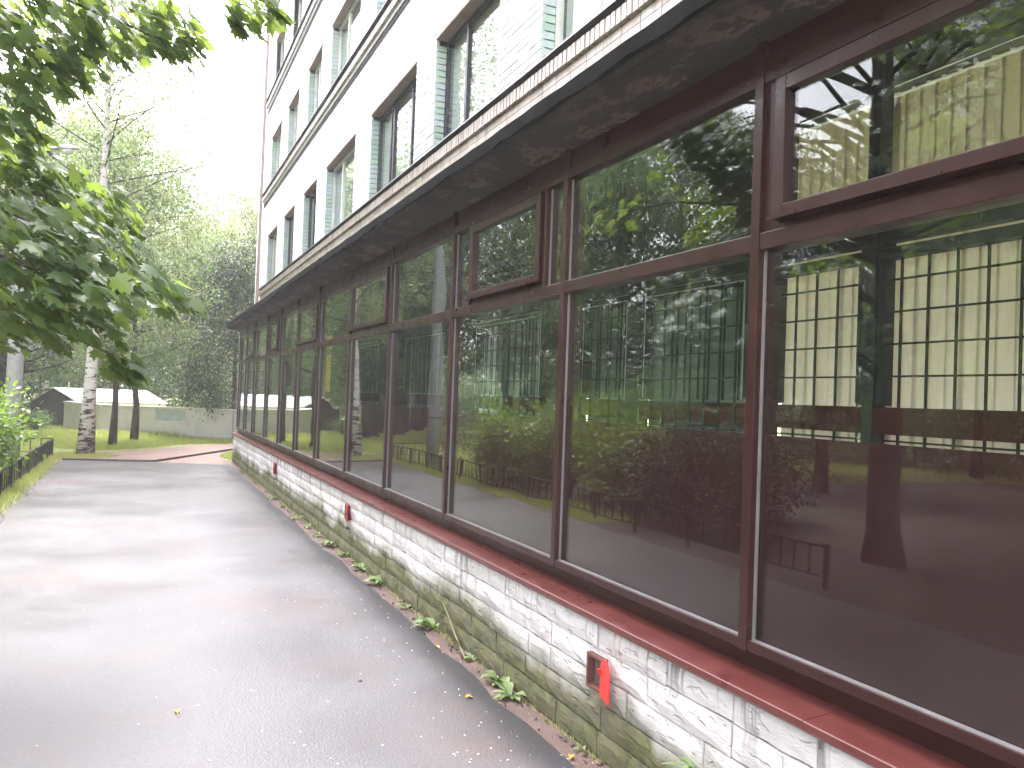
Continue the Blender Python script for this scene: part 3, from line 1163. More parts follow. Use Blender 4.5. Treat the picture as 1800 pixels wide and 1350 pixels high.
for ui, (a, b, k) in enumerate(UNITS):
    fr = MB()
    x0, x1 = XI + .0, XI + .07
    t = .028
    fr.box(x0, x1, a + .002, b - .002, 2.365, 2.455 if k != 'yellow' else 2.38)                      # beam
    fr.box(x0 - .01, x1, a + .03, b - .03, 2.285, 2.335)                  # casement head
    fr.box(x0 - .01, x1, a + .004, a + .004 + t, 1.59, 2.364)
    fr.box(x0 - .01, x1, b - .004 - t, b - .004, 1.59, 2.364)
    iwn = bpart(fr.obj("inner_window", M["post"], bld))
    sl = MB().box(x0 - .02, x1 + .01, a + .002, b - .002, 1.455, 1.582)
    sl.obj("inner_sill", M["inner_red"], iwn)
    ed = MB()                                                            # pale glazing bead that catches light
    xe = x0 - .014
    ed.box(xe, xe + .003, a + .034, a + .044, 1.60, 2.30)
    ed.box(xe, xe + .003, b - .044, b - .034, 1.60, 2.30)
    ed.box(xe, xe + .003, a + .0445, b - .0445, 2.292, 2.302)
    ed.obj("glazing_bead", M["bead"] if k != "cream" else M["post"], iwn)
    gr = MB()
    xg = XI - .045 if k != "cream" else XI + .02
    y = a + .06
    yy = [y]
    while y < b - .10:
        y += 0.146
        yy.append(y)
    for y in yy:
        if y < b - .02:
            gr.box(xg, xg + .010, y, y + .010, 1.40, 2.29)
    for q in range(6):
        z = 1.42 + q * .152
        gr.box(xg - .0005, xg + .0105, a + .03, b - .03, z, z + .009)
    if k != "yellow":
        gr.obj("grille", M["grille"], iwn)
        if k != "cream":                       # added bars standing for the grille's reflection in the inner pane
            g2 = MB()
            y = a + .095
            while y < b - .05:
                g2.box(xg + .055, xg + .065, y, y + .010, 1.60, 2.28)
                y += .146 if int(y * 100) % 3 else .10
            g2.obj("grille_reflection", M["grille"], iwn)
    if k in ("grey", "mid"):
        MB().box(XI + .02, XI + .026, a + .034, b - .034, 1.60, 2.28).obj("inner_pane", M["glass_in"], iwn)
    # vertical blind hanging inside the opening
    lab = {"cream": "cream vertical slat blind behind the near %s black grille", "grey": "grey vertical slat blind behind dark grille, %s window inside",
           "mid": "pale vertical slat blind hanging %s", "yellow": "narrow yellow vertical blind seen %s"}[k]
    det = {0: "wide", 1: "narrow", 2: "second wide", 3: "narrow post-side", 4: "in the middle window of the glazed strip", 5: "far", 6: "farthest", 7: "through the far end of the glazing"}[ui]
    bl = thing("vertical_blind", lab % det, "blind", (3.31, (a + b) / 2, 3.14), "vertical blinds behind the glazing")
    hr = MB()
    a, b = a - .05, b + .05
    hr.box(-.02, .02, a - (a + b) / 2 + .01, b - (a + b) / 2 - .01, -.03, 0)
    y = a + .03
    while y < b - .06:
        hr.box(-.03, -.0205, y - (a + b) / 2, y - (a + b) / 2 + .055, -.042, -.022)
        y += .082
    hr.obj("headrail", M["headrail"], bl)
    bm_ = {"cream": M["cream"], "grey": M["grey_blind"], "mid": M["curtain"], "yellow": M["yellow_blind"]}[k]
    sm = MB()
    sm.add([(0, -.048, -1.95), (.004, 0, -1.95), (0, .048, -1.95), (0, -.048, -.045), (.004, 0, -.045), (0, .048, -.045),
            (.0015, -.048, -1.95), (.0055, 0, -1.95), (.0015, .048, -1.95), (.0015, -.048, -.045), (.0055, 0, -.045), (.0015, .048, -.045)],
           [(0, 3, 4, 1), (1, 4, 5, 2), (6, 7, 10, 9), (7, 8, 11, 10), (0, 6, 9, 3), (2, 5, 11, 8)])
    sme = sm.mesh("blind_slat", bm_)
    y = a + .03
    lim = b
    sm2 = sme.copy()
    sm2.materials[0] = M["grey_blind"]
    while y < lim:
        o = link("slat", sm2 if k == "mid" and y < 7.77 else sme, bl)
        o.location = (0, y - (a + b) / 2, 0)
        o.rotation_euler = (R(rb.uniform(-.3, .3)), 0, R(5 + rb.uniform(-2, 2)))
        y += .082

# ------------------------------------------------------------------ foliage
MAPLE_HALF = [(0.0, 0.02), (.16, -.10), (.30, -.12), (.27, .04), (.52, .10), (.43, .24), (.64, .50), (.40, .45), (.27, .44), (.30, .66), (.15, .74), (0, 1.0)]
pts = MAPLE_HALF + [(-x, y) for x, y in MAPLE_HALF[-2:0:-1]]
LEAF_MAPLE_V = np.array([(0, .30, 0)] + [(x, y, -.22 * abs(x) - .20 * max(0, y - .3) ** 2 - .05 * abs(x) * y) for x, y in pts])
LEAF_MAPLE_F = np.array([(0, 1 + i, 1 + (i + 1) % len(pts)) for i in range(len(pts))])
LEAF_OVAL_V = np.array([(0, 0, 0), (.30, .45, -.08), (0, 1, -.12), (-.30, .45, -.08)])
LEAF_OVAL_F = np.array([(0, 1, 2), (0, 2, 3)])


def unit(a):
    return a / np.maximum(np.linalg.norm(a, axis=-1, keepdims=True), 1e-9)


def leaf_arrays(P, D, N, S, TV, TF):
    """place template leaves: P base, D tip direction, N face normal, S length"""
    D = unit(D)
    X = unit(np.cross(D, N))
    N = np.cross(X, D)
    W = P[:, None, :] + S[:, None, None] * (TV[None, :, 0:1] * X[:, None, :] + TV[None, :, 1:2] * D[:, None, :] + TV[None, :, 2:3] * N[:, None, :])
    F = TF[None] + (np.arange(len(P)) * len(TV))[:, None, None]
    return W.reshape(-1, 3), F.reshape(-1, 3)


def leaf_mesh(name, P, D, N, S, TV, TF, mat, rng):
    V, F = leaf_arrays(P, D, N, S, TV, TF)
    tint = np.repeat(rng.random(len(P)), len(TV))
    return np_mesh(name, V, F, mat, tint=tint)


def limb_curve(p0, d0, length, rng, up=0.25, seg=7, jit=0.18):
    pts = [np.array(p0, float)]
    d = unit(np.array(d0, float))
    for i in range(seg):
        d = unit(d + np.array([0, 0, up]) / seg + rng.normal(0, jit, 3) / seg ** .5 * .6)
        pts.append(pts[-1] + d * length / seg)
    return pts


def tree_meshes(seed, h, cb, cr, nl, leaf, per, mat, bark, trunk_r, clump=0.55, droop=0.0, lean=(0, 0), taper_top=0.25, twigs=5, shape=0.75, skew=(0, 0)):
    rng = np.random.default_rng(seed)
    mb = MB()
    tp = []
    for i in range(9):
        t = i / 8
        tp.append((lean[0] * t + rng.normal(0, .03) * (i > 0), lean[1] * t + rng.normal(0, .03) * (i > 0), h * .93 * t))
    rad = [trunk_r * (1.35 if i == 0 else 1 - (1 - taper_top * .35) * i / 8) for i in range(9)]
    mb.tube(tp, rad, 9)
    lm = MB()
    C, Rr = [], []
    for k in range(nl):
        t = cb / h + (0.90 - cb / h) * ((k + .5) / nl) ** .85
        i = min(7, int(t * 8))
        f = t * 8 - i
        base = np.array(tp[i]) * (1 - f) + np.array(tp[i + 1]) * f
        az = k * 2.39996 + rng.uniform(-.4, .4)
        u = (t - cb / h) / (1 - cb / h)
        reach = cr * (math.sin(math.pi * min(1, .18 + u * shape)) ** .7) * rng.uniform(.75, 1.1)
        el = .15 + .9 * u
        d = np.array([math.cos(az) * math.cos(el) + skew[0], math.sin(az) * math.cos(el) + skew[1], math.sin(el)])
        L = limb_curve(base, d, reach, rng, up=.35 - droop)
        r0 = max(.010, trunk_r * (.38 if droop < .3 else .20) * (1 - .6 * u))
        lm.tube(L, [r0 * (1 - .85 * q / 7) for q in range(8)], 5, cap=False)
        for q in range(2, 8):
            for w in range(max(1, int(twigs * (.35 + .65 * q / 7) * .5))):
                dd = unit(rng.normal(0, 1, 3) + np.array([0, 0, -.1 - droop]))
                ll = rng.uniform(.3, 1) * clump * 1.5
                e = L[q] + dd * ll
                if droop > .2:
                    e = e - np.array([0, 0, rng.uniform(.2, 1.2) * droop])
                lm.tube([L[q], (L[q] + e) / 2 + np.array([0, 0, .05]), e], [r0 * .25, r0 * .16, .004], 4, cap=False)
                C.append(e)
                Rr.append(clump * rng.uniform(.55, 1.1))
    C = np.array(C)
    Rr = np.array(Rr)
    n = len(C) * per
    ci = np.repeat(np.arange(len(C)), per)
    off = rng.normal(0, .5, (n, 3))
    off[:, 2] *= .55 if droop < .3 else 1.5
    P = C[ci] + off * Rr[ci, None]
    out = unit(off + np.array([0, 0, -.5]) + rng.normal(0, .6, (n, 3)))
    N = unit(np.array([0, 0, 1.0]) + rng.normal(0, .55, (n, 3)) + .5 * unit(off))
    S = leaf * rng.uniform(.65, 1.3, n)
    crown = leaf_mesh("crown", P, out, N, S, LEAF_OVAL_V, LEAF_OVAL_F, mat, rng)
    return mb.mesh("trunk", bark, smooth=True), lm.mesh("limbs", M["bark"], smooth=True), crown


def plant_tree(name, meshes, x, y, label, cat="tree", group=None, s=1.0, rz=0.0):
    t = thing(name, label, cat, (x, y, -.02), group, rz)
    t.scale = (s, s, s)
    for nm, me in zip(("trunk", "limb", "crown"), meshes):
        link(nm, me, t)
    return t


GP = "park trees beyond the path"
birchA = tree_meshes(1, 13, 3.4, 3.0, 42, .08, 60, M["birchleaf"], M["birch"], .15, .5, .35, (.2, .1))
birchFar = tree_meshes(2, 15, 2.6, 3.4, 52, .11, 84, M["birchleaf"], M["birch"], .16, .6, .45, (-.3, .2))
mapleS = tree_meshes(3, 8.2, 2.1, 2.3, 26, .10, 50, M["lime"], M["bark"], .085, .5, .0, (.15, 0))
mapleS2 = tree_meshes(4, 8.8, 2.3, 2.3, 26, .10, 50, M["lime"], M["bark"], .095, .5, .0, (-.2, .1))
darkT = tree_meshes(5, 9.5, 1.1, 3.7, 40, .12, 110, M["darkleaf"], M["bark"], .16, .62, .30, (-.2, 0), skew=(-.35, -.1))
limeB = tree_meshes(6, 13, 2.6, 4.0, 40, .15, 50, M["lime"], M["bark"], .22, .75, .05)
paleB = tree_meshes(7, 12, 2.0, 3.8, 38, .14, 46, M["pale"], M["bark"], .18, .75, .1)
darkB = tree_meshes(8, 13, 2.3, 4.2, 40, .15, 50, M["darkleaf"], M["bark"], .24, .8, .1)

plant_tree("birch_tree", birchA, -1.05, 21.05, "birch with white black-flecked trunk at the end of the asphalt path")
plant_tree("maple_tree", mapleS, -.58, 23.9, "slim dark young maple, nearer of the two beside the birch")
plant_tree("maple_tree", mapleS2, -.08, 26.2, "slim dark young maple on the lawn close to the brick wall")
plant_tree("elm_tree", darkT, 2.9, 28.9, "dark drooping tree overhanging the wall beside the glazed corner", s=.66)
plant_tree("birch_tree", birchFar, -3.4, 38.0, "tall pale birch behind the lamp, leaning slightly left", s=.95)
plant_tree("birch_tree", birchFar, -1.4, 41.0, "tall pale birch rising above the low garage roof", s=1.0, rz=2.0)
plant_tree("birch_tree", birchFar, 2.7, 36.5, "thin white birch stem just behind the wall near its whitewashed patch", s=.62, rz=4.0)
far = [("lime_tree", limeB, -6.6, 38, .85, 0), ("poplar_tree", paleB, .8, 46, .95, 1), ("lime_tree", limeB, 3.2, 52, .95, 2), ("poplar_tree", paleB, 5.2, 44, 1.0, 3),
       ("lime_tree", darkB, -3.8, 47, .8, 1.5), ("poplar_tree", paleB, 8.2, 40, 1.0, 4), ("lime_tree", limeB, 2.2, 42, .70, 5), ("lime_tree", darkB, 7.0, 52, 1.0, 2.5), ("lime_tree", limeB, -9, 46, 1.0, .6), ("lime_tree", limeB, .0, 62, .9, 1.2), ("poplar_tree", paleB, -3.0, 60, 1.0, 3.2)]
flab = ["lime tree at the far left behind the grey lamp pole", "pale loose tree standing behind the garage roof", "green lime tree far behind the middle of the wall", "pale yellowish tree rising by the building corner",
        "dark tree behind the garage gable", "pale tree mostly hidden behind the building corner", "low green tree just behind the brick wall", "dark tree far behind the drooping elm", "far lime tree beyond the garage on the left", "distant lime tree closing the view over the wall", "distant pale tree over the garage roof"]
for (nm, ms, x, y, s, rz), lb in zip(far, flab):
    plant_tree(nm, ms, x, y, lb, s=s, rz=rz, group="trees behind the brick wall")
# park on the left, seen in the glass
park = [(-3.3, 28.8, limeB, .9), (-3.75, 29.3, darkB, .85), (-5.0, 33.2, limeB, .9), (-5.4, 32.0, limeB, 1.0), (-6.2, 34.1, darkB, 1.0), (-7.8, 37.2, limeB, 1.1), (-9.5, 41, limeB, 1.1),
        (-8.0, 25.5, darkB, 1.0), (-7.5, 20.0, limeB, .95), (-10.5, 16.5, limeB, .85), (-8.2, 12.5, darkB, .72), (-12.5, 11.0, limeB, 1.1), (-13.5, 22.0, darkB, .75), (-17, 30, limeB, 1.2), (-16, 15, limeB, .9), (-12, 6.0, limeB, 1.0), (-20, 20, darkB, 1.2), (-11, 34, darkB, 1.1), (-18, 9, darkB, 1.1), (-6.3, 17.0, limeB, .8), (-8.4, 5.0, darkB, 1.0), (-7.0, 22.5, limeB, .9)]
plab = ["left stem of the twin trunks reflected in the glazing", "right stem of the twin trunks reflected in the glazing"]
for i, (x, y, ms, s) in enumerate(park):
    plant_tree("park_tree", ms, x, y, plab[i] if i < 2 else "tall park tree seen only as a reflection in the glazing", group=GP, s=s * (.72 if y < 23 and i > 6 else (.78 if i < 4 else 1)), rz=i * 1.3)

# the big maple beside the path: trunk outside the frame, boughs hanging into the picture
mp = thing("maple_tree", "large-leaved maple whose boughs hang over the path at upper left", "tree", (-3.3, 6.5, 0))
rngm = np.random.default_rng(31)


def mloc(p):
    return (p[0] + 3.3, p[1] - 6.5, p[2])


tr = MB()
tr.tube([mloc(p) for p in ((-3.3, 6.5, -.1), (-3.3, 6.5, .3), (-3.28, 6.48, 1.5), (-3.2, 6.45, 3.0), (-3.15, 6.5, 5.0), (-3.1, 6.5, 7.5), (-3.1, 6.6, 9.5))], [.23, .17, .15, .135, .11, .07, .03], 10)
tr.obj("trunk", M["bark"], mp, smooth=True)
LOBES = [(-0.71, 5.6, 3.67, 0.4, 0.29), (-0.46, 5.8, 3.76, 0.39, 0.27), (-0.17, 5.6, 3.77, 0.33, 0.24), (0.05, 5.4, 3.72, 0.21, 0.2), (0.16, 5.4, 3.59, 0.12, 0.14), (-0.71, 5.5, 3.37, 0.28, 0.24), (-0.5, 5.8, 3.5, 0.25, 0.17), (-0.76, 5.6, 3.11, 0.21, 0.22), (0.49, 5.0, 3.75, 0.2, 0.1), (0.41, 5.0, 3.65, 0.06, 0.07), (0.62, 4.9, 3.75, 0.07, 0.08),
         (-0.77, 6.0, 2.98, 0.26, 0.21), (-0.78, 6.0, 2.79, 0.35, 0.24), (-0.62, 5.8, 2.68, 0.36, 0.21), (-0.45, 6.2, 2.78, 0.32, 0.19), (-0.24, 6.2, 2.7, 0.23, 0.18), (-0.61, 5.2, 2.32, 0.35, 0.22), (-0.4, 5.4, 2.33, 0.36, 0.23), (-0.21, 5.6, 2.33, 0.27, 0.18), (-0.54, 5.2, 2.05, 0.35, 0.22), (-0.3, 5.2, 2.06, 0.33, 0.2), (-0.07, 5.5, 2.16, 0.22, 0.16), (0.11, 5.4, 2.1, 0.19, 0.1), (0.24, 5.5, 2.07, 0.09, 0.06), (-0.41, 5.2, 1.87, 0.29, 0.11), (-0.71, 5.6, 1.88, 0.15, 0.18), (-0.13, 5.3, 1.72, 0.14, 0.12), (-0.02, 5.3, 1.61, 0.1, 0.09)]
extra = []
for k in range(150):
    a = rngm.uniform(0, 2 * math.pi)
    rr_ = 3.4 * rngm.uniform(.25, 1) ** .6
    zz = rngm.uniform(2.2, 9.0)
    rr_ *= math.sin(math.pi * min(1, .25 + (zz - 2) / 9)) ** .6
    x, y = -3.2 + rr_ * math.cos(a), 6.6 + rr_ * math.sin(a)
    if x > -1.15 and zz < 4.6 or x > .6:
        continue
    extra.append((x, y, zz, .42, .28))
lb = MB()
P, D, N, S = [], [], [], []
visible = []
for li, (x, y, z, rw, rh) in enumerate(LOBES + extra):
    vis = li < len(LOBES)
    c = np.array([x, y, z])
    # bough from the trunk to the lobe
    zt = max(1.9, min(8.5, z + (.35 if vis else -.5)))
    b0 = np.array([-3.18, 6.48, zt])
    m1 = b0 * .6 + c * .4 + np.array([0, 0, .30])
    m2 = b0 * .25 + c * .75 + np.array([0, 0, .22])
    if li % 2 == 0 or not vis:
        lb.tube([mloc(q) for q in (b0, m1, m2, c)], [.035, .022, .012, .005], 5, cap=False)
    area = rw * rh
    n = int(area * (1150 if vis else 280)) + 7
    for k in range(n):
        o = rngm.normal(0, 1, 3)
        o = o / np.linalg.norm(o) * rngm.random() ** .38
        p = c + o * np.array([rw, rw * 1.15, rh])
        ax = unit(np.array([x + 3.2, y - 6.5, 0]) + 1e-6)
        side = rngm.uniform(-1, 1)
        d = unit(ax + side * np.array([-ax[1], ax[0], 0]) * 1.1 + np.array([0, 0, -.85 + rngm.normal(0, .35)]))
        nn = unit(np.array([0, 0, .75]) + .75 * ax + rngm.normal(0, .36, 3))
        P.append(p)
        D.append(d)
        N.append(nn)
        S.append(rngm.uniform(.08, .138))
        visible.append(vis)
lb.obj("bough", M["bark"], mp, smooth=True)
P, D, N, S = map(np.array, (P, D, N, S))
visible = np.array(visible)
dist = np.linalg.norm(P - np.array([0, 0, CAM_H]), axis=1)
ok = np.array([v and in_frame(p) for v, p in zip(visible, P)])
idx = np.where(ok)[0]
near_l = idx[np.argsort(dist[idx])][:285]
mask = np.ones(len(P), bool)
mask[near_l] = False
off = np.array([3.3, -6.5, 0])
link("crown", leaf_mesh("maple_crown", P[mask] + off, D[mask], N[mask], S[mask], LEAF_MAPLE_V, LEAF_MAPLE_F, M["maple"], rngm), mp, kind="stuff")
lv = []
for q in range(4):
    V = LEAF_MAPLE_V.copy()
    V[:, 2] *= (.6, 1.0, 1.5, -.4)[q]
    lv.append(np_mesh("maple_leaf", V, LEAF_MAPLE_F, M["maple"], tint=np.full(len(V), q * .22)))
for j in near_l:
    d = Vector(D[j]).normalized()
    x = d.cross(Vector(N[j])).normalized()
    nn = x.cross(d)
    o = link("leaf", lv[int(j) % 4], mp)
    s = float(S[j])
    p = P[j] + off
    o.matrix_local = Matrix(((x.x * s, d.x * s, nn.x * s, p[0]), (x.y * s, d.y * s, nn.y * s, p[1]), (x.z * s, d.z * s, nn.z * s, p[2]), (0, 0, 0, 1)))


# shrubs behind the low fence
def shrub_meshes(seed, rx, ry, h, n, leaf, mat):
    rng = np.random.default_rng(seed)
    st = MB()
    C = []
    for k in range(16):
        a = rng.uniform(0, 2 * math.pi)
        e = np.array([math.cos(a) * rx * rng.uniform(.3, .9), math.sin(a) * ry * rng.uniform(.3, .9), h * rng.uniform(.45, .95)])
        st.tube([(0, 0, -.05), tuple(e * np.array([.35, .35, .55])), tuple(e)], [.02, .012, .004], 4, cap=False)
        C.append(e)
        for q in range(3):
            C.append(e * rng.uniform(.5, 1.05) + rng.normal(0, .2, 3) * np.array([rx, ry, h * .5]))
    C = np.array(C)
    C[:, 2] = np.clip(C[:, 2], .12, h)
    ci = rng.integers(0, len(C), n)
    off = rng.normal(0, 1, (n, 3)) * .16
    P = C[ci] + off
    P[:, 2] = np.maximum(P[:, 2], .05)
    D = unit(off + rng.normal(0, .08, (n, 3)))
    N = unit(np.array([0, 0, 1.]) + rng.normal(0, .5, (n, 3)))
    return st.mesh("stems", M["bark"]), leaf_mesh("foliage", P, D, N, leaf * rng.uniform(.6, 1.3, n), LEAF_OVAL_V, LEAF_OVAL_F, mat, rng)


sh1 = shrub_meshes(41, .75, .95, 1.35, 5200, .085, M["shrub"])
sh2 = shrub_meshes(42, .85, 1.0, 1.6, 5200, .085, M["shrub"])
sh4 = shrub_meshes(44, .85, 1.0, 1.5, 5200, .075, M["darkleaf"])
sh3 = shrub_meshes(43, .8, 1.0, 1.5, 4600, .08, M["lime"])
for i, (x, y, ms, s) in enumerate([(-2.30, 14.0, sh1, 1.0), (-2.55, 12.3, sh2, 1.0), (-2.65, 10.6, sh1, 1.05), (-2.6, 8.9, sh4, .9), (-2.7, 7.9, sh4, .8), (-2.9, 15.6, sh3, .9), (-3.9, 13.2, sh2, 1.1), (-3.9, 11.2, sh3, 1.25), (-3.8, 9.2, sh4, 1.1), (-2.15, 13.1, sh2, .8)]):
    lab = "bright green leafy shrub behind the low iron fence at the left edge" if i == 0 else ("%s shrub from the lamp post in the row along the fence, seen in the glazing" % ("second", "third", "fourth", "fifth")[i - 1] if i < 5 else "%s shrub deeper in the park bed, seen in the glazing" % ("taller round", "broad rear", "loose rear", "dark rear", "low bright front")[i - 5])
    t = thing("shrub", lab, "shrub", (x, y, -.02), None if i == 0 else ("hedge shrubs along the fence" if i < 5 else "shrubs deeper in the bed"), rz=i * 1.7)
    t.scale = (s, s, s)
    link("stem", ms[0], t)
    link("foliage", ms[1], t)
t = thing("shrub", "low grey-green bush growing against the dark garage gable", "shrub", (-3.0, 31.0, -.02), rz=.5)
t.scale = (.55, .55, .42)
link("stem", sh3[0], t)
link("foliage", sh3[1], t)

def wood_belt(name, path, z1, thick, n, leaf, mat, seed):
    rng = np.random.default_rng(seed)
    path = np.array(path, float)
    seg = np.linalg.norm(np.diff(path, axis=0), axis=1)
    t = rng.random(n // 60) * seg.sum()
    i = np.clip(np.searchsorted(np.cumsum(seg), t), 0, len(seg) - 1)
    f = (t - (np.cumsum(seg)[i] - seg[i])) / seg[i]
    C = path[i] * (1 - f[:, None]) + path[i + 1] * f[:, None]
    C = np.concatenate([C + rng.normal(0, thick, C.shape), np.zeros((len(C), 1))], 1)
    hmax = z1 * (.65 + .35 * np.sin(t * .55 + seed) * np.sin(t * .23))
    C[:, 2] = hmax * rng.random(len(C)) ** .8
    k = 60
    ci = np.repeat(np.arange(len(C)), k)
    off = rng.normal(0, 1, (len(ci), 3)) * np.array([.8, .8, .5])
    P = C[ci] + off
    P[:, 2] = np.abs(P[:, 2])
    D = unit(off + rng.normal(0, .5, off.shape))
    N = unit(np.array([0, 0, 1.]) + rng.normal(0, .5, off.shape))
    return link(name, leaf_mesh("wood_leaves", P, D, N, leaf * rng.uniform(.7, 1.3, len(P)), LEAF_OVAL_V, LEAF_OVAL_F, mat, rng), kind="stuff")


wood_belt("far_wood", [(-30, -5), (-27, 15), (-26, 40), (-20, 58), (-8, 66), (10, 64), (26, 52)], 7.5, 2.2, 90000, .30, M["lime"], 5)
wood_belt("undergrowth", [(-16, 46), (-8, 44), (-3.5, 43), (1, 40), (4, 38.5), (12, 36)], 3.4, 1.2, 40000, .17, M["lime"], 8)
wood_belt("park_undergrowth", [(-20, 4), (-18, 18), (-17, 32), (-13, 42)], 2.6, 1.0, 30000, .2, M["lime"], 9)


# grass
def grass(name, n, sampler, h0, h1, seed, w=.008):
    rng = np.random.default_rng(seed)
    xy = sampler(rng, n)
    n = len(xy)
    h = rng.uniform(h0, h1, n)
    a = rng.uniform(0, 2 * math.pi, n)
    dx = np.stack([np.cos(a), np.sin(a), np.zeros(n)], 1)
    lean = np.stack([rng.normal(0, .4, n), rng.normal(0, .4, n), np.ones(n)], 1)
    b = np.concatenate([xy, np.full((n, 1), -.022)], 1)
    V = np.stack([b - dx * w, b + dx * w, b + unit(lean) * h[:, None]], 1).reshape(-1, 3)
    F = np.arange(3 * n).reshape(-1, 3)
    return link(name, np_mesh(name, V, F, M["grass"], tint=np.repeat(rng.random(n), 3)), kind="stuff")


def inpoly(px, py, poly):
    ins = np.zeros(len(px), bool)
    j = len(poly) - 1
    for i in range(len(poly)):
        xi, yi = poly[i]
        xj, yj = poly[j]
        c = ((yi > py) != (yj > py)) & (px < (xj - xi) * (py - yi) / (yj - yi + 1e-12) + xi)
        ins ^= c
        j = i
    return ins


def poly_sampler(poly):
    xs, ys_ = [p[0] for p in poly], [p[1] for p in poly]

    def f(rng, n):
        x = rng.uniform(min(xs), max(xs), n * 2)
        y = rng.uniform(min(ys_), max(ys_), n * 2)
        k = inpoly(x, y, poly)
        return np.stack([x[k], y[k]], 1)[:n]
    return f


LAWN = [(-7, 24.5), (-2.4, 23.4), (-.9, 22.2), (0.2, 23.2), (1.1, 24.9), (2.5, 25.7), (6, 26.4), (6, 27.6), (2.5, 27.5), (0, 28.8), (-2.2, 32.5), (-7, 34)]
grass("lawn_grass", 60000, poly_sampler(LAWN), .04, .12, 51, .012)
grass("verge_grass", 26000, lambda rng, n: np.stack([-1.72 + np.abs(rng.normal(0, .12, n)) * np.where(rng.random(n) < .6, 1, -3), 9.5 + 10.1 * rng.random(n)], 1), .04, .14, 52, .006)
grass("corner_grass", 3500, poly_sampler([(1.98, 19.3), (1.75, 20.4), (2.15, 22.2), (3.2, 22.4), (3.2, 19.4)]), .04, .10, 53, .010)
grass("birch_foot_grass", 2500, poly_sampler([(-1.8, 19.6), (-.6, 19.5), (-.3, 20.5), (-1.2, 21.4), (-1.9, 21.4)]), .03, .09, 54, .008)
grass("wall_foot_grass", 5000, lambda rng, n: np.stack([1.5 * rng.random(n) * 3 - 2.0, 28.5 + rng.normal(0, .25, n)], 1), .1, .28, 55, .014)
grass("wall_foot_moss", 2600, lambda rng, n: np.stack([1.893 - np.abs(rng.normal(0, .014, n)), 1.8 + 16.5 * rng.random(n) ** 1.2], 1), .02, .055, 57, .005)
grass("park_grass", 60000, lambda rng, n: np.stack([-1.9 - 14 * rng.random(n) ** 1.4, 14 + 26 * rng.random(n)], 1), .05, .12, 56, .014)

# ------------------------------------------------------------------ low iron fence
def fence(name, a, b, label):
    a, b = Vector((*a, 0)), Vector((*b, 0))
    f = thing(name, label, "fence", a, None)
    d = b - a
    L = d.length
    u = d.normalized()
    ang = math.atan2(u.y, u.x)
    f.rotation_euler = (0, 0, ang)
    MB().box(0, L, -.016, .016, .365, .385).obj("top_rail", M["iron"], f)
    MB().box(0, L, -.010, .010, .085, .100).obj("bottom_rail", M["iron"], f)
    pm = MB().box(-.018, .018, -.018, .018, -.1, .40).mesh("fence_post", M["iron"])
    bm_ = MB().box(-.008, .008, -.008, .008, .10, .365).mesh("fence_bar", M["iron"])
    k = 0
    n = int(L / 1.0)
    for i in range(n + 1):
        o = link("post", pm, f)
        o.location = (min(L, i * L / n), 0, 0)
    x = .2
    while x < L - .05:
        o = link("picket", bm_, f)
        o.location = (x, 0, 0)
        x += .2
    return f


fence("iron_fence", (-1.62, 5.6), (-1.62, 20.0), "low black iron fence running along the left edge of the path")
fence("iron_fence", (-1.64, 20.02), (-3.3, 20.35), "short black fence return at the far corner by the birch")

# ------------------------------------------------------------------ street lamp
lp = thing("street_lamp", "concrete street lamp post at left with pale curved lamp head above the leaves", "street lamp", (-2.12, 17.9, 0))
MB().tube([(0, 0, -.2), (0, 0, 1.5), (.01, -.01, 3.6), (.03, -.01, 4.4), (.07, -.03, 4.9), (.13, -.06, 5.3)], [.145, .138, .118, .112, .105, .10], 12).obj("pole", M["concrete"], lp, smooth=True)
MB().tube([(0, 0, 1.08), (0, 0, 1.10)], .146, 12).obj("steel_band", M["iron"], lp)
MB().tube([(.12, -.055, 5.2), (.19, -.1, 5.55), (.30, -.2, 5.8), (.42, -.3, 5.88)], [.04, .03, .025, .022], 8).obj("arm", M["lampmetal"], lp, smooth=True)
V, F = [], []
for i in range(9):
    t = i / 8
    w = .11 * math.sin(math.pi * (.12 + .80 * t)) ** .7
    hh = .085 * math.sin(math.pi * (.10 + .82 * t)) ** .8
    cx, cy, cz = .40 + .50 * t, -.29 - .25 * t, 5.86 + .03 * t
    px, py = .447, .894
    for k in range(10):
        a = math.pi * k / 9
        V.append((cx + px * w * math.cos(a), cy + py * w * math.cos(a), cz + hh * math.sin(a)))
for i in range(8):
    for k in range(9):
        F.append((i * 10 + k, i * 10 + k + 1, i * 10 + k + 11, i * 10 + k + 10))
    F.append((i * 10 + 9, i * 10, i * 10 + 10, i * 10 + 19))
F += [tuple(range(9, -1, -1)), tuple(80 + k for k in range(10))]
hd = MB().add(V, F).obj("lamp_head", M["lampmetal"], lp, smooth=False)
MB().tube([(.62, -.40, 5.855), (.70, -.44, 5.845), (.80, -.49, 5.86)], [.05, .075, .05], 10).obj("lens", M["lens"], hd, smooth=True)

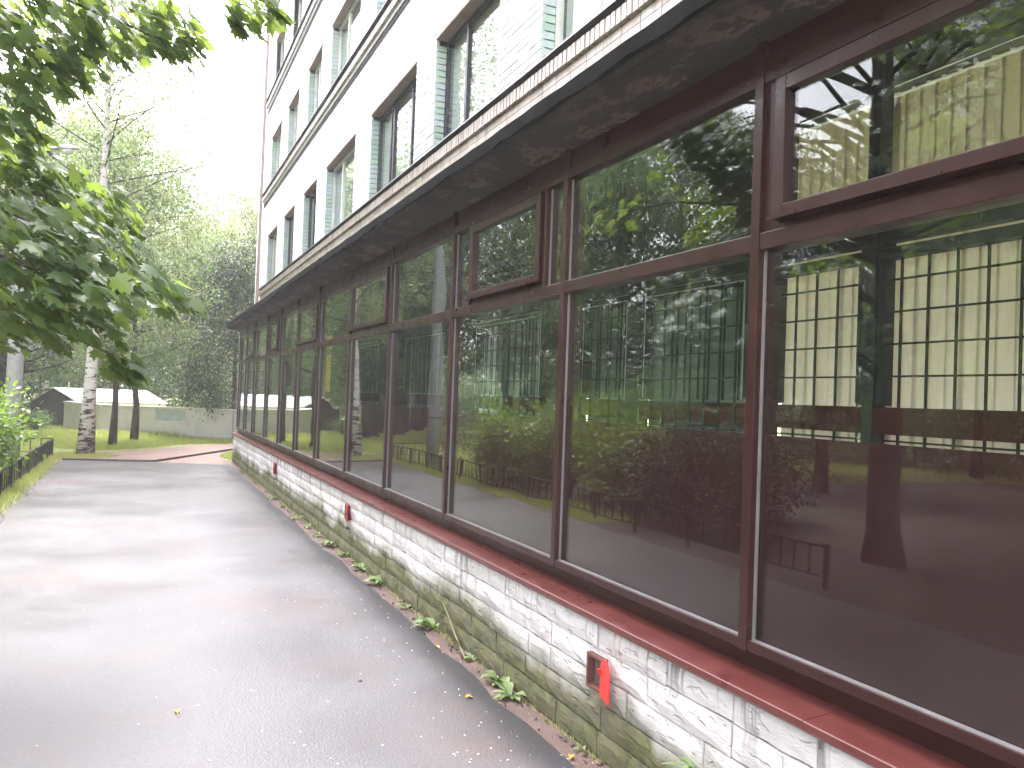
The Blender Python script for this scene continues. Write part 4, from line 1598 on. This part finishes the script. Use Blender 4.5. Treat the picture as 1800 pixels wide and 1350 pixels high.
# ------------------------------------------------------------------ perimeter wall, garage, far blocks
pw = thing("perimeter_wall", "low weathered brick wall with pale coping across the end of the lawn", "wall", (0, 29, 0))
WP = [(-2.25, 33.0), (-1.0, 29.6), (.1, 28.95), (2.75, 27.5), (9.0, 26.6)]
for i in range(len(WP) - 1):
    a, b = Vector((*WP[i], 0)), Vector((*WP[i + 1], 0))
    d = (b - a).normalized()
    nrm = Vector((-d.y, d.x, 0)) * .12

    def prism(nn, z0, z1, nm, mat, a=a, b=b):
        q = [a - nn, b - nn, b + nn, a + nn]
        mb = MB()
        mb.add([(p.x, p.y - 29, z0) for p in q] + [(p.x, p.y - 29, z1) for p in q], [(3, 2, 1, 0), (4, 5, 6, 7), (0, 1, 5, 4), (1, 2, 6, 5), (2, 3, 7, 6), (3, 0, 4, 7)])
        return mb.obj(nm, mat, pw)
    prism(nrm, -.1, .89, "wall_section", M["perimeter"])
    prism(nrm * 1.35, .89, .935, "coping", M["coping"])
    if i == 2:
        def onw(t, off):
            p = a + (b - a) * t - nrm * off
            return p
        for (t0, t1, z0, z1, mat, nm, lab_) in ((.17, .50, .50, .86, M["bluepaint"], "blue_patch", "faded blue-grey painted patch"), (.72, .83, .46, .76, M["whitepaint"], "white_patch", "small whitewashed patch")):
            p0, p1, q0, q1 = onw(t0, 1.04), onw(t1, 1.04), onw(t0, .98), onw(t1, .98)
            MB().add([(p0.x, p0.y - 29, z0), (p1.x, p1.y - 29, z0 + .02), (p1.x, p1.y - 29, z1 - .03), (p0.x, p0.y - 29, z1), (q0.x, q0.y - 29, z0), (q1.x, q1.y - 29, z0 + .02), (q1.x, q1.y - 29, z1 - .03), (q0.x, q0.y - 29, z1)],
                     [(0, 1, 2, 3), (0, 4, 5, 1), (2, 6, 7, 3), (1, 5, 6, 2), (3, 7, 4, 0)]).obj(nm, mat, pw, label=lab_)

ga = thing("garage", "low garage with pale sheet roof and dark end gable", "garage", (-2.9, 34, 0))
# gable faces the camera's left; ridge runs to the right and back
gx0, gx1, gy = -3.55 + 2.9, -2.15 + 2.9, 0.0
dx, dy = 3.1, 2.2
rz, ez = 1.36, .92
g = MB()
g.add([(gx0, gy + .6, -.1), (gx1, gy, -.1), (gx1, gy, ez), ((gx0 + gx1) / 2, gy + .3, rz), (gx0, gy + .6, ez * .92)], [(0, 1, 2, 3, 4)])
g.obj("gable", M["darkwall"], ga, label="dark gable end")  # gable face coloured darker than the pale side wall
MB().add([(gx1, gy, -.1), (gx1 + dx, gy + dy * .2, -.1), (gx1 + dx, gy + dy * .2, ez), (gx1, gy, ez)], [(0, 1, 2, 3)]).obj("side_wall", M["coping"], ga)
MB().add([(gx0, gy + .6, -.1), (gx0 + dx, gy + dy * .2 + .6, -.1), (gx0 + dx, gy + dy * .2 + .6, ez), (gx0, gy + .6, ez)], [(3, 2, 1, 0)]).obj("back_wall", M["darkwall"], ga)
m0 = Vector(((gx0 + gx1) / 2, gy + .3, rz + .012))
for nm, e, sgn in (("roof", Vector((gx1 + .08, gy - .05, ez - .01)), 1), ("roof", Vector((gx0 - .08, gy + .66, ez * .92 - .03)), -1)):
    s = Vector((dx, dy * .2, 0))
    q = [e, e + s, m0 + s, m0]
    up_ = Vector((0, 0, .03))
    MB().add([tuple(p) for p in q] + [tuple(p + up_) for p in q], [(0, 1, 2, 3), (7, 6, 5, 4), (0, 4, 5, 1), (1, 5, 6, 2), (2, 6, 7, 3), (3, 7, 4, 0)]).obj(nm, M["metalroof"], ga)
MB().box(gx1 - .25, gx1 - .08, gy - .02, gy + .1, 0, .28).obj("doorway", M["vent_dark"], ga)


def block(name, x, y, rz_, L, depth, storeys, label, bays):
    t = thing(name, label, "building", (x, y, 0), None, rz_)
    hgt = storeys * 2.8 + .8
    w = MB().box(0, depth, 0, L, 0, hgt).obj("wall", M["block"], t)
    win_ = MB()
    fm = MB()
    me_p = MB().box(-.015, .02, 0, 1.5, 0, 1.4).mesh("far_pane", M["blockpane"])
    f2 = MB()
    for (y0_, y1_, z0_, z1_) in ((-.06, 0, -.06, 1.46), (1.5, 1.56, -.06, 1.46), (0, 1.5, -.06, 0), (0, 1.5, 1.4, 1.46), (.72, .78, 0, 1.4)):
        f2.box(-.05, .03, y0_, y1_, z0_, z1_)
    me_f = f2.mesh("far_frame", M["white_frame"])
    for s in range(storeys):
        for k in range(bays):
            o = link("window", me_f, t)
            o.location = (0, 1.0 + k * (L - 2) / bays, 1.2 + s * 2.8)
            p_ = link("pane", me_p, o)
    MB().box(-.3, depth + .2, -.2, L + .2, hgt, hgt + .25).obj("roof", M["coping"], t)
    for s in range(1, storeys):
        MB().box(-.9, -.02, L * .42, L * .42 + 3.0, s * 2.8 + .2, s * 2.8 + 1.1).obj("balcony", M["coping"], t)
    return t


block("apartment_building", -24, 26, R(180 - 8), 34, 12, 9, "pale nine-storey block across the park, seen between reflected leaves", 9)
block("apartment_building", -9.5, 76, R(90), 14, 10, 4, "pale far block glimpsed behind the garage and birch", 4)

# ------------------------------------------------------------------ weeds, litter
def weed(x, y, seed, n, L, label, name="weed", upright=.5, z=0.0, w=.16):
    rng = np.random.default_rng(seed)
    t = thing(name, label, "weed", (x, y, z - .004))
    for k in range(n):
        a = rng.uniform(math.pi * .45, math.pi * 1.55) if rng.random() < .8 else rng.uniform(0, 6.28)
        ll = L * rng.uniform(.5, 1.15)
        ww = ll * w * rng.uniform(.8, 1.5)
        up_ = upright * rng.uniform(.3, 1.6)
        V, F = [], []
        pr = [.18, .55, 1, .95, .6, .03]
        for i in range(6):
            q = i / 5
            rr_ = ll * q
            zz = ll * (up_ * q - 1.05 * up_ * q * q * .75) + .004
            cx, cy = math.cos(a) * rr_ * .85, math.sin(a) * rr_ * .85
            px, py = -math.sin(a), math.cos(a)
            wv = ww * pr[i]
            V += [(cx + px * wv, cy + py * wv, zz + wv * .35), (cx, cy, zz), (cx - px * wv, cy - py * wv, zz + wv * .35)]
        for i in range(5):
            for s in (0, 1):
                F.append((i * 3 + s, i * 3 + s + 1, i * 3 + s + 4, i * 3 + s + 3))
        me = np_mesh("weed_leaf", V, F, M["weed"], smooth=True, tint=np.full(len(V), rng.random()))
        link("leaf", me, t)
    return t


WE = [(1.80, 10.4, 7, .13, "small weed tuft at the wall foot, second red vent's far side"), (1.84, 9.7, 5, .10, "tiny weed at the wall foot well beyond the second vent"), (1.86, 8.55, 10, .17, "weed clump at the wall foot just below the second red vent"),
      (1.87, 7.3, 9, .15, "low leafy weed at the wall foot between two bare stretches"), (1.87, 6.72, 11, .17, "bright upright weed clump beside the low leafy one"),
      (1.87, 5.35, 12, .17, "plantain weed with round leaves near the dry stalk"), (1.86, 4.22, 13, .15, "large dandelion clump at the wall foot near the red vent"), (1.84, 4.0, 12, .13, "wilted pale weed sprawling on the soil strip"), (1.88, 3.30, 4, .07, "tiny yellowing weed at the wall foot below the nearest vent"),
      (1.86, 12.4, 8, .14, "weed tuft at the wall foot by the farthest vent"), (1.85, 14.6, 9, .13, "far weed tuft on the soil strip"), (1.85, 11.5, 6, .11, "small weed in the middle of the far soil strip")]
for q, (yy, lab_) in enumerate([(4.62, "small scrappy weed between the dry stalk and the dandelion clump"), (5.9, "thin weed tuft at the mossy wall foot past the dry stalk"), (8.0, "small weed directly under the second red vent"), (9.1, "ragged weed tuft a step beyond the second vent"), (13.4, "small pale weed at the far wall foot past the third vent")]):
    WE.append((1.872 - .02 * (q % 2), yy, 6 + q % 3, .085 + .012 * (q % 3), lab_))
for i, (x, y, n, L, lab_) in enumerate(WE):
    weed(x, y, 60 + i, n, L, lab_, upright=.75)
# sprig growing out of a joint in the plinth at the right
wt = weed(1.885, 2.50, 90, 11, .13, "pale green sprig growing from a plinth joint near the sill", "sprig", upright=.6, z=.24, w=.09)
st = thing("dry_stalk", "thin dry grey stalk leaning against the mossy plinth", "stalk", (1.85, 5.0, 0))
MB().tube([(-.02, -.35, .01), (.01, -.1, .07), (.03, .12, .16), (.035, .22, .20)], [.006, .005, .004, .003], 5).obj("stem", M["drystem"], st)
tf = MB()
for k in range(14):
    yy = -.35 + .55 * RNG.random()
    zz = .01 + .18 * (yy + .35) / .57
    tf.add([(0.0, yy, zz), (-.02 - .02 * RNG.random(), yy + .02, zz + .01), (-.03, yy + .045, zz - .01), (.005, yy + .02, zz - .012)], [(0, 1, 2, 3)])
tf.obj("seed_head", M["drystem"], st, kind="stuff")

yl = thing("fallen_leaf", "curled orange-yellow leaf lying alone on the wet asphalt", "fallen leaf", (.23, 4.28, .002))
V = LEAF_OVAL_V * .055
V = np.concatenate([V, V + np.array([0, 0, .002])])
V[:, 2] = np.abs(V[:, 0]) * .9 + .003 + V[:, 2] * .1
np_l = np_mesh("leaf_blade", V, np.array([(0, 1, 2), (0, 2, 3), (6, 5, 4), (7, 6, 4)]), M["yellowleaf"])
link("blade", np_l, yl)
MB().tube([(0, 0, .004), (0, -.02, .008), (.004, -.035, .006)], .0016, 5).obj("stalk", M["yellowleaf"], yl)
for i, (x, y, lab_) in enumerate([(1.76, 4.9, "yellow fallen leaf on the soil strip by the large dandelion clump"), (1.80, 3.25, "yellow leaf tucked at the wall foot under the nearest vent"), (1.6, 4.05, "small orange leaf fragment at the dark asphalt edge")]):
    o = link("fallen_leaf", np_l, None, lab_, "fallen leaf")
    o.location = (x, y, .002)
    o.rotation_euler = (0, 0, i * 2.1 + .4)
    o.scale = (.9, .9, .9)


def stone_mesh(seed, r0):
    rng = np.random.default_rng(seed)
    import bmesh
    bm = bmesh.new()
    bmesh.ops.create_icosphere(bm, subdivisions=1, radius=r0)
    for v in bm.verts:
        v.co *= rng.uniform(.75, 1.2)
        v.co.z *= .6
    me = bpy.data.meshes.new("stone")
    bm.to_mesh(me)
    bm.free()
    me.materials.append(M["pebble"])
    return me


pb = link("pebble", stone_mesh(3, .014), None, "single dark pebble on the asphalt in front of the soil strip", "pebble")
pb.location = (1.157, 4.47, .006)
# pale petals and grit strewn over path and soil
lit = MB()
rl = random.Random(77)
for k in range(520):
    x = rl.choice((rl.uniform(-1.2, 1.85), rl.uniform(1.3, 1.87)))
    y = 2.0 + 14 * rl.random() ** 1.3
    s = rl.uniform(.003, .009)
    a = rl.uniform(0, 6.28)
    c, s_ = math.cos(a) * s, math.sin(a) * s
    z = .003
    lit.add([(x - c, y - s_, z), (x + s_ * .6, y - c * .6, z + .002), (x + c, y + s_, z), (x - s_ * .6, y + c * .6, z + .003), (x, y, z + .004)], [(0, 1, 4), (1, 2, 4), (2, 3, 4), (3, 0, 4)])
lit.obj("petal_litter", M["petal"], kind="stuff")
clod = MB()
for k in range(260):
    y = 2.2 + 15 * rl.random() ** 1.4
    x = 1.88 - abs(rl.gauss(0, .05))
    s = rl.uniform(.004, .016)
    V = [(x + rl.uniform(-s, s), y + rl.uniform(-s, s), rl.uniform(-.004, s)) for _ in range(6)]
    clod.add(V, [(0, 1, 2), (0, 2, 3), (3, 4, 5), (1, 3, 5), (2, 4, 0)])
clod.obj("soil_crumbs", M["soil"], kind="stuff")

# haze volume added over everything, imitating lens veil on far things
hz = MB().box(-310, 310, -310, 310, -1.2, 29.0)
hm = bpy.data.materials.new("veil_haze")
hm.use_nodes = True
hn = hm.node_tree
hn.nodes.remove(hn.nodes["Principled BSDF"])
pv = hn.nodes.new("ShaderNodeVolumePrincipled")
pv.inputs["Color"].default_value = (0.97, 0.98, 1.0, 1)
pv.inputs["Density"].default_value = 0.0021
pv.inputs["Anisotropy"].default_value = 0.2
hn.links.new(pv.outputs[0], hn.nodes["Material Output"].inputs["Volume"])
hz.obj("haze", hm, kind="stuff")
